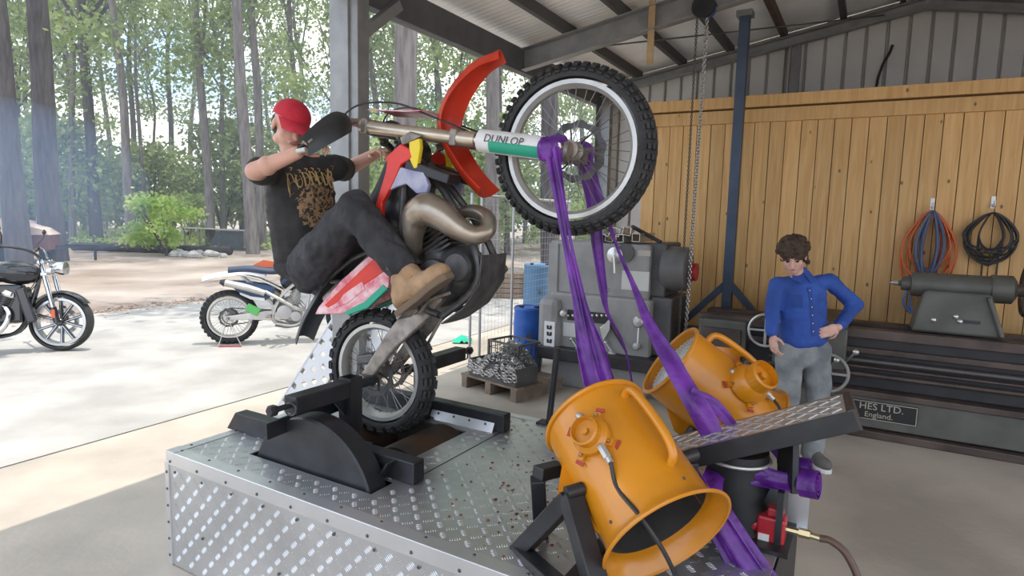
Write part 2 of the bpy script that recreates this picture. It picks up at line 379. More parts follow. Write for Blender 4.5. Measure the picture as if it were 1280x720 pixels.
# ================================================================== TREES
def leaf_mat(name, c, c2):
    m = bpy.data.materials.new(name); m.use_nodes = True; n = m.node_tree; b = n.nodes['Principled BSDF']; out = n.nodes['Material Output']
    tc = n.nodes.new('ShaderNodeTexCoord'); z = n.nodes.new('ShaderNodeTexNoise'); z.inputs['Scale'].default_value = 1.6
    r = n.nodes.new('ShaderNodeValToRGB'); r.color_ramp.elements[0].position = 0.38; r.color_ramp.elements[1].position = 0.62
    r.color_ramp.elements[0].color = (*c, 1); r.color_ramp.elements[1].color = (*c2, 1)
    n.links.new(tc.outputs['Object'], z.inputs['Vector']); n.links.new(z.outputs['Fac'], r.inputs[0]); n.links.new(r.outputs[0], b.inputs['Base Color'])
    b.inputs['Roughness'].default_value = 0.6
    tr = n.nodes.new('ShaderNodeBsdfTranslucent'); n.links.new(r.outputs[0], tr.inputs[0]); mx = n.nodes.new('ShaderNodeMixShader'); mx.inputs[0].default_value = 0.45
    n.links.new(b.outputs[0], mx.inputs[1]); n.links.new(tr.outputs[0], mx.inputs[2]); n.links.new(mx.outputs[0], out.inputs[0]); return m
leafA = leaf_mat('gum_leaf', (0.19, 0.27, 0.10), (0.40, 0.47, 0.20)); leafB = leaf_mat('bush_leaf', (0.25, 0.36, 0.11), (0.48, 0.56, 0.24)); leafC = leaf_mat('lime_leaf', (0.28, 0.45, 0.08), (0.5, 0.62, 0.2))
barkA = mat('grey_bark', (0.17, 0.15, 0.14), 0.9, var=0.3, scale=3, bump=0.5, bscale=8, stretch=(4, 4, 0.6)); barkB = mat('dark_bark', (0.085, 0.075, 0.075), 0.95, var=0.3, scale=3, bump=0.6, bscale=9, stretch=(4, 4, 0.6)); barkC = mat('pale_bark', (0.34, 0.31, 0.29), 0.85, var=0.25, scale=3, bump=0.4, bscale=8, stretch=(4, 4, 0.6))
def leaves(m, c, rad, n, s0, rnd):
    for _ in range(n):
        p = V((rnd.gauss(0, 1), rnd.gauss(0, 1), rnd.gauss(0, 1)*0.75))*rad*0.55 + c
        a = V((rnd.uniform(-1, 1), rnd.uniform(-1, 1), rnd.uniform(-1.1, 0.4))).normalized(); x = basis(a)[0]; x = (MX.Rotation(rnd.uniform(0, 6.3), 3, a) @ x)
        l = s0*rnd.uniform(0.6, 1.3); w_ = l*0.28
        m.add([p, p+a*l*0.5+x*w_, p+a*l, p+a*l*0.5-x*w_], [(0, 1, 2, 3)])
def make_gum(seed, h, r, bark, fork=0.5, crown=2.6, nclu=34, low=0.35, leaf=0.26, lm=None):
    rnd = random.Random(seed); tr = MB(); lv = MB()
    lean = V((rnd.uniform(-.05, .05), rnd.uniform(-.05, .05), 1))
    pts = [V((0, 0, -0.15))]+[lean*h*t + V((rnd.uniform(-1, 1), rnd.uniform(-1, 1), 0))*0.02*h*t for t in (0.15, 0.35, 0.55, 0.75, 1.0)]
    tr.tube(pts, [r*1.25, r, r*0.9, r*0.75, r*0.5, r*0.15], 10, 3); ends = [pts[-1], pts[-2]]
    for i in range(7):
        t = rnd.uniform(fork, 0.9); p = lean*h*t; an = rnd.uniform(0, 6.28); L = h*(1-t)*0.8+1.0
        q = p + V((math.cos(an)*L*0.32, math.sin(an)*L*0.32, L*0.5)); e = p + V((math.cos(an)*L*0.55, math.sin(an)*L*0.55, L*0.95))
        tr.tube([p, q, e], [r*0.4, r*0.25, r*0.07], 6, 3); ends += [q, e]
    for i in range(nclu):
        if rnd.random() < 0.55: c = rnd.choice(ends) + V((rnd.uniform(-1, 1), rnd.uniform(-1, 1), rnd.uniform(-0.8, 0.6)))
        else:
            t = rnd.uniform(low, 1.05); an = rnd.uniform(0, 6.28); rr = crown*rnd.uniform(0.15, 1.0)*(0.55+0.6*math.sin(PI*min(1, (t-low)/(1.05-low))))
            c = lean*h*t + V((math.cos(an)*rr, math.sin(an)*rr, 0))
        leaves(lv, c, rnd.uniform(0.7, 1.3), 130, leaf, rnd)
    me_t = tr.mesh('trunk'); me_t.materials.append(bark); me_l = lv.mesh('foliage', 0); me_l.materials.append(lm or leafA); return me_t, me_l
GUM = [make_gum(1, 17, 0.15, barkA, nclu=22), make_gum(2, 15, 0.12, barkB, 0.45, nclu=20), make_gum(3, 19, 0.17, barkA, 0.5, 3.0, 24), make_gum(4, 13, 0.09, barkB, 0.35, 2.2, 26, 0.2), make_gum(5, 16, 0.11, barkA, 0.5, 2.6, 18)]
def put_tree(name, meshes, x, y, rot, sc_, label, cat='tree', group=None):
    t = thing(name, label, cat, MX.Translation((x, y, -0.02)) @ MX.Rotation(rot, 4, 'Z') @ MX.Diagonal((sc_, sc_, sc_, 1)), group)
    for nm, me in zip(('trunk', 'foliage'), meshes):
        if me is None: continue
        o = bpy.data.objects.new(nm, me); col.objects.link(o); o.parent = t
        if nm == 'foliage': o['kind'] = 'stuff'
    return t
def at(px, D): return ((px-640)/FPX*D, D)
special = [(22, 17, 41, 18, 0.27, barkB, 'thick dark gum trunk at the far left of the forest'), (66, 18.5, 42, 17, 0.31, barkB, 'thick dark gum trunk second from the left edge'),
           (165, 25, 43, 16, 0.17, barkA, 'slim gum tree forking high above the yellow green bush'), (262, 26, 44, 17, 0.17, barkA, 'slender straight gum trunk above the low lean-to'),
           (315, 23, 45, 18, 0.20, barkA, 'pale grey gum trunk just left of the rider in red cap'), (497, 11.5, 46, 15, 0.215, barkA, 'pale leaning gum trunk right behind the steel post'),
           (614, 17, 47, 15, 0.20, barkA, 'gum trunk seen through the wire mesh fence'), (120, 27, 48, 17, 0.22, barkB, 'grey gum trunk in the smoke between the thick trunks and the bush'),
           (690, 14, 49, 15, 0.2, barkB, 'gum tree seen behind the raised front wheel')]
for px, D, sd, h, r, bk, lab in special:
    x, y = at(px, D); put_tree('gum_tree', make_gum(sd, h, r, bk, 0.42, 2.6, 22, 0.4), x, y, 0, 1, lab)
put_tree('gum_tree', make_gum(77, 13, 0.24, barkC, 0.5, 5.5, 20, 0.55), -8.0, 5.2, 0, 1, 'wide gum tree out of frame shading the apron')
rt = random.Random(11); N_ = 0
for D0, D1, cnt, lab in ((25, 33, 20, 'mid distance gum tree in the forest edge'), (34, 48, 30, 'far gum tree deep in the forest')):
    for i in range(cnt):
        px = -140+1000*(i+rt.uniform(0.1, 0.9))/cnt; D = rt.uniform(D0, D1)
        if 150 < px < 330 and D < 33 and i % 3: D += 14
        x, y = at(px, D); put_tree('gum_tree', GUM[rt.randrange(5)], x, y, rt.uniform(0, 6.3), rt.uniform(0.8, 1.15), lab, 'tree', lab+'s')
def make_bush(seed, h, w_, n, lm, leaf=0.2):
    rnd = random.Random(seed); lv = MB(); st = MB()
    for i in range(6):
        an = rnd.uniform(0, 6.28); st.tube([(0, 0, -0.05), (math.cos(an)*w_*0.15, math.sin(an)*w_*0.15, h*0.4), (math.cos(an)*w_*0.35, math.sin(an)*w_*0.35, h*0.8)], [0.03, 0.02, 0.008], 5, 2)
    for i in range(n):
        an = rnd.uniform(0, 6.28); t = rnd.uniform(0.25, 1); rr = w_*0.5*math.sqrt(rnd.random())*math.sin(PI*min(0.9, t*0.85))*1.1
        leaves(lv, V((math.cos(an)*rr, math.sin(an)*rr, h*t*0.9)), 0.16*h, 110, leaf, rnd)
    a = st.mesh('stems'); a.materials.append(barkB); c = lv.mesh('foliage', 0); c.materials.append(lm); return a, c
x, y = at(207, 21); put_tree('leafy_bush', make_bush(61, 2.1, 2.6, 22, leafC, 0.16), x, y, 0, 1, 'bright yellow green bush at the forest edge', 'bush')
BUSH = [make_bush(62, 3.0, 3.4, 26, leafB), make_bush(63, 4.5, 3.5, 30, leafB, 0.24), make_bush(64, 5.0, 3.6, 30, leafA, 0.24)]
for i in range(44):
    px = -130+950*(i+rt.uniform(0, 1))/44; D = rt.uniform(25, 50); x, y = at(px, D)
    put_tree('understory_shrub', BUSH[rt.randrange(3)], x, y, rt.uniform(0, 6.3), rt.uniform(0.8, 1.5), 'green understory shrub between the gum trunks', 'shrub', 'green understory shrubs between the gum trunks')

# ------------------------------------------------------------------ drifting tyre smoke among the trees
def smoke(name, label, density, colr, build, falloff):
    m = bpy.data.materials.new(name); m.use_nodes = True; n = m.node_tree; n.nodes.clear(); out = n.nodes.new('ShaderNodeOutputMaterial'); v = n.nodes.new('ShaderNodeVolumeScatter')
    v.inputs['Color'].default_value = (*colr, 1); v.inputs['Density'].default_value = density; v.inputs['Anisotropy'].default_value = 0.2; n.links.new(v.outputs[0], out.inputs['Volume'])
    o = build.build(name, m, None, 0); o['kind'] = 'stuff'; o['label'] = label; return o
smoke('smoke_haze', 'thin pale smoke haze hanging in front of the forest', 0.0075, (0.86, 0.93, 1.0), MB().box((-12, 32, 5.5), (62, 36, 11)), 0)
p = PD(45, 240, 13.0); smoke('tyre_smoke', 'bluish tyre smoke drifting at the left before the trees', 0.06, (0.36, 0.58, 1.0), MB().ell((p.x-1.0, p.y, 1.9), (3.2, 2.2, 1.9), 32, 20), 0)

gr_ = MB(); rg = random.Random(31)
for i in range(900):
    px = rg.uniform(60, 620); D = rg.uniform(24.5, 36); c = V(((px-640)/FPX*D, D, 0.12)); leaves(gr_, c, 0.35, 5, 0.22, rg)
o = gr_.build('forest_grass', leafC, None, 0); o['kind'] = 'stuff'; o['label'] = 'bright green undergrowth along the foot of the forest'
# ================================================================== DYNO PLATFORM
alu = mat('aluminium', (0.60, 0.60, 0.60), 0.34, 0.85, var=0.10, scale=3.5, bump=0.04, bscale=40)
alu_trim = mat('aluminium_trim', (0.66, 0.66, 0.66), 0.38, 0.8, var=0.05, scale=4)
black_st = mat('black_steel', (0.022, 0.022, 0.024), 0.42, 0.2, var=0.3, scale=9)
rubber = mat('tyre_rubber', (0.028, 0.027, 0.026), 0.75, var=0.3, scale=14)
blackp = mat('black_plastic', (0.02, 0.02, 0.021), 0.4, var=0.2, scale=10)
chrome = mat('chrome', (0.7, 0.7, 0.7), 0.15, 1.0)
rust = mat('rusty_roller', (0.10, 0.055, 0.03), 0.6, 0.4, c2=(0.03, 0.028, 0.028), scale=5, var=0.2)
bolt_m = mat('bolt_steel', (0.10, 0.10, 0.10), 0.4, 0.7)
DT, DL, DW = 0.545, 2.5, 1.37
C0 = PZ(208.5, 564, DT); DA = math.radians(30.5)
DU = V((math.cos(DA), -math.sin(DA), 0)); DV = V((math.sin(DA), math.cos(DA), 0))
DM = MX.Translation((C0.x, C0.y, 0)) @ MX((DU, DV, Z)).transposed().to_4x4()
dyno = thing('dyno_platform', 'raised checker plate rolling road platform under the motorcycle', 'platform', DM)
slot = (0.33, 1.07, 0.185, 0.325); hole = (0.30, 0.97, 0.56, 0.985)
def treads(m, u0, u1, v0, v1, f, skip=(), pitch=0.048):
    nu = int((u1-u0)/pitch); nv = int((v1-v0)/pitch)
    for i in range(nu):
        for j in range(nv):
            cu = u0+(i+0.5)*(u1-u0)/nu; cv = v0+(j+0.5)*(v1-v0)/nv
            if any(a-0.02 < cu < b+0.02 and c-0.02 < cv < d+0.02 for a, b, c, d in skip): continue
            an = PI/4 if (i+j) % 2 else -PI/4; ca, sa = math.cos(an), math.sin(an)
            for k in range(-2, 3):
                ox, oy = cu - sa*k*0.0085, cv + ca*k*0.0085; L, w_, h = 0.0135-0.0015*abs(k), 0.0026, 0.0018
                P = [(-L, 0, 0), (0, -w_, 0), (L, 0, 0), (0, w_, 0), (-L*0.4, 0, h), (L*0.4, 0, h)]
                m.add([f(ox+ca*x-sa*y, oy+sa*x+ca*y, z) for x, y, z in P], [(0, 1, 4), (1, 5, 4), (1, 2, 5), (2, 3, 5), (3, 4, 5), (3, 0, 4)])
# body panels
MB().box((DL/2, 0.004, 0.25), (DL-0.01, 0.006, 0.49)).build('front_panel', alu, dyno, 0)
m = MB(); treads(m, 0.035, DL-0.03, 0.02, 0.475, lambda a, b, c: V((a, 0.001-c, b))); stuff(m.build('front_treads', alu, dyno, 0))
MB().box((0.004, DW/2, 0.25), (0.006, DW-0.01, 0.48)).build('end_panel', alu, dyno, 0)
MB().box((DL-0.004, DW/2, 0.25), (0.006, DW-0.01, 0.48)).build('end_panel', black_st, dyno, 0)
MB().box((DL/2, DW-0.004, 0.25), (DL-0.01, 0.006, 0.48)).build('rear_panel', alu, dyno, 0)
m = MB()
xs = [0, slot[0], hole[0], hole[1], slot[1], DL]
for a, b, c, d in ((0, DL, 0, slot[2]), (0, slot[0], slot[2], slot[3]), (slot[1], DL, slot[2], slot[3]), (0, DL, slot[3], hole[2]), (0, hole[0], hole[2], hole[3]), (hole[1], 1.12, hole[2], hole[3]), (1.124, DL, hole[2], hole[3]), (0, DL, hole[3], DW)):
    m.box(((a+b)/2, (c+d)/2, DT-0.004), (b-a, d-c, 0.008))
m.build('top_plate', alu, dyno, 0)
m = MB(); treads(m, 0.06, DL-0.04, 0.06, DW-0.05, lambda a, b, c: V((a, b, DT+c)), (slot, hole, (1.10, 1.145, 0.3, 1.1)), 0.052); stuff(m.build('top_treads', alu, dyno, 0))
MB().box((1.122, 0.72, DT+0.0005), (0.005, 0.75, 0.002)).build('plate_seam', black_st, dyno, 0)
pit = mat('pit_dark', (0.01, 0.01, 0.01), 0.9)
MB().box((0.66, 0.66, 0.03), (1.0, 1.1, 0.03)).build('pit_floor', pit, dyno, 0)
# trim angles with bolts
m = MB().box((DL/2, -0.001, DT-0.028), (DL+0.006, 0.006, 0.062)).box((DL/2, 0.028, DT+0.001), (DL+0.006, 0.062, 0.005)); m.build('edge_trim', alu_trim, dyno, 0, bev=0.002)
MB().box((0.0, DW/2, DT-0.028), (0.006, DW, 0.062)).box((0.026, DW/2, DT+0.0015), (0.055, DW, 0.004)).build('edge_trim', alu_trim, dyno, 0, bev=0.002)
MB().box((DL/2, DW-0.026, DT+0.0015), (DL, 0.055, 0.004)).build('edge_trim', alu_trim, dyno, 0, bev=0.002)
MB().box((0.0, -0.001, 0.25), (0.03, 0.008, 0.5)).build('corner_trim', alu_trim, dyno, 0, bev=0.002)
MB().box((DL, -0.001, 0.25), (0.03, 0.008, 0.5)).build('corner_trim', alu_trim, dyno, 0, bev=0.002)
MB().box((0.028, 0.028, DT+0.0035), (0.064, 0.064, 0.004)).build('corner_cap', alu_trim, dyno, 0, bev=0.001)
bme = MB().ell((0, 0, 0), (0.007, 0.007, 0.004), 8, 4).mesh('bolt'); bme.materials.append(bolt_m)
def bolt(p, rx=0):
    o = bpy.data.objects.new('bolt', bme); col.objects.link(o); o.parent = dyno; o.matrix_basis = MX.Translation(V(p)) @ MX.Rotation(rx, 4, 'X')
for i in range(13):
    bolt((0.03+i*0.2, -0.005, DT-0.04), PI/2); bolt((0.06+i*0.2, 0.035, DT+0.004))
    bolt((0.06+i*0.2, -0.003, DT-0.085), PI/2)
for i in range(6): bolt((0.028, 0.1+i*0.23, DT+0.004)); bolt((0.001, -0.006, 0.05+i*0.08), PI/2)
for i in range(5): bolt((0.25+i*0.5, -0.003, 0.2), PI/2)
# flywheel, rollers, rails, axle posts
MB().lathe([(0.0, 0.0), (0.355, 0.0), (0.366, 0.008), (0.366, 0.10), (0.358, 0.108), (0.0, 0.108)], (0.70, 0.308, DT+0.23-0.366), (0, -1, 0), 72).build('flywheel', black_st, dyno, 40)
for x_ in (0.86, 0.386): MB().lathe([(0.0, 0), (0.15, 0), (0.158, 0.01), (0.158, 0.37), (0.15, 0.38), (0.0, 0.38)], (x_, 0.58, 0.412), (0, 1, 0), 48).build('roller', rust, dyno, 40)
def rail(v0, v1, x0, x1, name):
    h = 0.095; m = MB().prism([(x0, v0, DT), (x0+0.07, v0, DT+h), (x1, v0, DT+h), (x1, v0, DT)], (0, v1-v0, 0)); return m.build(name, black_st, dyno, 0, bev=0.006)
rail(0.335, 0.405, -0.05, 1.16, 'near_rail'); rail(1.06, 1.13, -0.05, 1.145, 'far_rail')
MB().box((1.163, 0.37, DT+0.048), (0.004, 0.05, 0.07)).build('rail_end_shade', pit, dyno, 0)  # black plate on the solid end paints the shade of a hollow rail
MB().prism([(1.0, 0.332, DT), (1.06, 0.332, DT+0.09), (1.07, 0.332, DT+0.09), (1.01, 0.332, DT)], (0, -0.05, 0)).build('gusset', black_st, dyno, 0)
MB().box((0.89, 1.055, DT+0.03), (0.40, 0.006, 0.075), MX.Rotation(-0.5, 3, 'X')).build('rail_plate', alu_trim, dyno, 0)
for i in range(4): bolt((0.74+i*0.1, 1.05, DT+0.035), 1.1)
def axle_post(v_, sg):
    x_ = 0.645; HZ = 0.836
    m = MB()
    for sx, sy, wx, wy in ((-1, 0, 0.006, 0.075), (1, 0, 0.006, 0.075), (0, -1, 0.063, 0.006), (0, 1, 0.063, 0.006)): m.box((x_+sx*0.0345, v_+sy*0.0345, (DT+HZ+0.05)/2), (wx, wy, HZ+0.05-DT))
    p = m.build('axle_post', black_st, dyno, 0)
    MB().box((x_, v_, DT+0.006), (0.14, 0.15, 0.012)).build('post_foot', black_st, dyno, 0)
    MB().prism([(x_-0.004, v_+sg*0.037, HZ-0.03), (x_-0.004, v_+sg*0.12, HZ-0.03), (x_-0.004, v_+sg*0.037, HZ-0.13)], (0.008, 0, 0)).build('gusset', black_st, dyno, 0)
    MB().box((x_, v_+sg*0.19, HZ), (0.075, 0.31, 0.075)).build('clamp_arm', black_st, dyno, 0, bev=0.005)
    MB().cyl((x_, v_+sg*0.33, HZ), (x_, v_+sg*0.44, HZ), 0.012, n=12).lathe([(0.0, 0), (0.02, 0), (0.024, 0.005), (0.024, 0.03), (0.02, 0.036), (0, 0.036)], (x_, v_+sg*0.415, HZ), (0, sg, 0), 6).build('clamp_bolt', black_st, dyno)
    MB().ring((x_+0.02, v_+sg*0.36, HZ-0.01), (0.3, sg, 0), 0.026, 0.004, 20, 6).build('clamp_ring', bolt_m, dyno)
    MB().cyl((x_, v_-sg*0.037, HZ), (x_, v_-sg*0.13, HZ), 0.022, n=14).cyl((x_, v_-sg*0.13, HZ), (x_, v_-sg*0.165, HZ), 0.030, 0.02, n=14).build('axle_pin', black_st, dyno)
axle_post(0.50, -1); axle_post(1.04, 1)
MB().bar((0.56, 0.10, 0.72), (0.56, 0.5, 0.74), 0.012, 0.07).build('lower_strap_bar', black_st, dyno, 0)
MB().bar((0.56, 0.5, 0.74), (0.62, 0.52, 0.74), 0.012, 0.07).build('strap_bar_lug', black_st, dyno, 0)
# lever bar at the back
lb = thing('lever_bar', 'black upright bar standing on the back edge of the platform', 'bar', DM @ MX.Translation((1.27, 1.32, DT)))
MB().cyl((0, 0, 0.01), (0.03, 0.01, 0.42), 0.017, n=14).build('shaft', black_st, lb); MB().box((-0.01, 0, 0.006), (0.10, 0.07, 0.012)).build('foot_plate', black_st, lb, 0)

m = MB(); rs_ = random.Random(17)
for i in range(170):
    x, y = (rs_.gauss(1.62, 0.16), rs_.gauss(0.55, 0.22)) if i < 120 else (rs_.uniform(1.15, 1.9), rs_.uniform(0.2, 1.2)); r_ = rs_.uniform(0.002, 0.008)
    if 0.05 < y < 1.3: m.ell((x, y, DT+r_*0.3), (r_, r_*rs_.uniform(0.5, 1.6), r_*0.4), 6, 4)
stuff(m.build('dirt_specks', mat('red_dirt', (0.16, 0.05, 0.03), 0.9, var=0.4, scale=30), dyno, 0))
# ================================================================== DIRT BIKES
BR = V((-0.65883586, 3.13, 0.83588387)); BX = V((0.60715251, -0.2973819, 0.73683773)); BY = V((0.43986874, 0.89806207, 0)); BZ = V((-0.66172602, 0.32411188, 0.67606964))
BMX = MX.Translation(BR) @ MX((BX, BY, BZ)).transposed().to_4x4(); BMI = BMX.inverted()
def BL(x, y, off=0.0): return BMI @ PP(x, y, BR+BY*off, BY)
def BP(px, off): return [BL(x, y, off) for x, y in px]
rimm = mat('rim_alloy', (0.52, 0.50, 0.46), 0.4, 0.6, var=0.08, scale=12); spoke_m = mat('spoke_steel', (0.22, 0.21, 0.20), 0.35, 0.8)
forkm = mat('fork_tube', (0.55, 0.47, 0.36), 0.28, 0.7, var=0.1, scale=8); engm = mat('engine_grey', (0.085, 0.08, 0.078), 0.5, 0.4, var=0.35, scale=14); dirty = mat('dirty_alloy', (0.27, 0.235, 0.20), 0.5, 0.5, var=0.35, scale=16)
pipem = mat('pipe_steel', (0.44, 0.395, 0.335), 0.32, 0.75, c2=(0.30, 0.24, 0.18), scale=9, var=0.1)
seatm = mat('seat_vinyl', (0.03, 0.03, 0.032), 0.6)
redp = mat('red_plastic', (0.62, 0.035, 0.02), 0.35, var=0.12, scale=9); whitep = mat('white_plastic', (0.72, 0.70, 0.68), 0.4, var=0.06, scale=9); orangep = mat('orange_red_plastic', (0.58, 0.040, 0.014), 0.35, var=0.15, scale=7)
pinkp = mat('pink_graphic', (0.68, 0.10, 0.16), 0.35, c2=(0.80, 0.55, 0.55), scale=16, var=0.1); yellowp = mat('yellow_graphic', (0.80, 0.60, 0.02), 0.4); lilac = mat('lilac_plastic', (0.42, 0.42, 0.50), 0.4, c2=(0.22, 0.22, 0.36), scale=14); greenp = mat('green_graphic', (0.02, 0.33, 0.20), 0.4)
def wheel(par, cx, R, rimR, wd, pre, nsp, knob, discy, disc_r, disc_m=None, sprk=None):
    tr = R-rimR; prof = []
    for k in range(13):
        a = -PI*0.62 + 2*PI*0.62*k/12; rc = rimR+tr*0.48; prof.append((rc+math.cos(a)*tr*0.52-(0.004 if knob else 0), math.sin(a)*wd/2))
    ty = MB().lathe(prof, (cx, 0, 0), (0, 1, 0), 56, closed=True).build(pre+'_tyre', rubber, par)
    if knob:
        m = MB(); n_ = knob
        for row, (a, kw, kh) in enumerate(((-0.0, 0.020, 0.011), (0.5, 0.014, 0.012), (-0.5, 0.014, 0.012), (0.95, 0.013, 0.011), (-0.95, 0.013, 0.011), (1.35, 0.010, 0.007), (-1.35, 0.010, 0.007))):
            for i in range(n_):
                t = 2*PI*(i+0.5*(row % 2))/n_; rr = rimR+tr*0.48+math.cos(a)*tr*0.52; yy = math.sin(a)*wd/2
                er = V((math.cos(t), 0, math.sin(t))); et = V((-math.sin(t), 0, math.cos(t))); nn = (er*math.cos(a)+V((0, math.sin(a), 0))).normalized()
                s_ = et.cross(nn).normalized(); m.box(V((cx, 0, 0))+er*rr+V((0, yy, 0))+nn*kh*0.2, (kw, 2*PI*R/n_*0.52, kh*1.6), MX((s_, et, nn)).transposed())
        stuff(m.build('tread_knobs', rubber, ty, 0))
    rw = wd*0.36
    rim = MB().lathe([(rimR+0.006, -rw), (rimR+0.006, -rw+0.004), (rimR-0.010, -rw+0.006), (rimR-0.018, -rw*0.45), (rimR-0.018, rw*0.45), (rimR-0.010, rw-0.006), (rimR+0.006, rw-0.004), (rimR+0.006, rw), (rimR-0.012, rw), (rimR-0.026, rw*0.4), (rimR-0.026, -rw*0.4), (rimR-0.012, -rw)], (cx, 0, 0), (0, 1, 0), 56, closed=True).build(pre+'_rim', rimm, par)
    m = MB()
    for i in range(nsp):
        t = 2*PI*i/nsp; sd = 1 if i % 2 else -1; tw = (0.55 if (i//2) % 2 else -0.55)
        a = V((cx+math.cos(t+tw)*0.032, sd*0.035, math.sin(t+tw)*0.032)); b_ = V((cx+math.cos(t)*(rimR-0.02), sd*0.006, math.sin(t)*(rimR-0.02))); m.cyl(a, b_, 0.0019, n=5, caps=False)
    stuff(m.build('spokes', spoke_m, rim))
    hub = MB().lathe([(0.0, -0.062), (0.018, -0.062), (0.020, -0.045), (0.040, -0.040), (0.040, -0.030), (0.022, -0.022), (0.022, 0.022), (0.040, 0.030), (0.040, 0.040), (0.020, 0.045), (0.018, 0.062), (0, 0.062)], (cx, 0, 0), (0, 1, 0), 24).build(pre+'_hub', dirty, par)
    m = MB(); n_ = 40; ro = []; sg = 1 if discy > 0 else -1
    P_o = [V((cx+math.cos(2*PI*i/n_)*(disc_r+0.006*math.cos(10*2*PI*i/n_)), discy, math.sin(2*PI*i/n_)*(disc_r+0.006*math.cos(10*2*PI*i/n_)))) for i in range(n_)]
    P_i = [V((cx+math.cos(2*PI*i/n_)*disc_r*0.78, discy, math.sin(2*PI*i/n_)*disc_r*0.78)) for i in range(n_)]
    m.sheet([P_o+[P_o[0]], P_i+[P_i[0]]], 0.004)
    for i in range(6):
        t = 2*PI*i/6; m.bar((cx+math.cos(t)*disc_r*0.8, discy, math.sin(t)*disc_r*0.8), (cx+math.cos(t+0.5)*0.03, discy, math.sin(t+0.5)*0.03), 0.004, 0.014, (0, 1, 0))
    m.build('brake_disc', disc_m or engm, hub)
    if sprk:
        m = MB(); P_o = [V((cx+math.cos(2*PI*i/96)*(sprk-(0.006 if i % 2 else 0)), -discy, math.sin(2*PI*i/96)*(sprk-(0.006 if i % 2 else 0)))) for i in range(96)]
        P_i = [V((cx+math.cos(2*PI*i/96)*sprk*0.8, -discy, math.sin(2*PI*i/96)*sprk*0.8)) for i in range(96)]
        m.sheet([P_o+[P_o[0]], P_i+[P_i[0]]], 0.005)
        for i in range(6):
            t = 2*PI*i/6; m.bar((cx+math.cos(t)*sprk*0.82, -discy, math.sin(t)*sprk*0.82), (cx+math.cos(t)*0.03, -discy, math.sin(t)*0.03), 0.005, 0.018, (0, 1, 0))
        m.build('sprocket', dirty, hub)
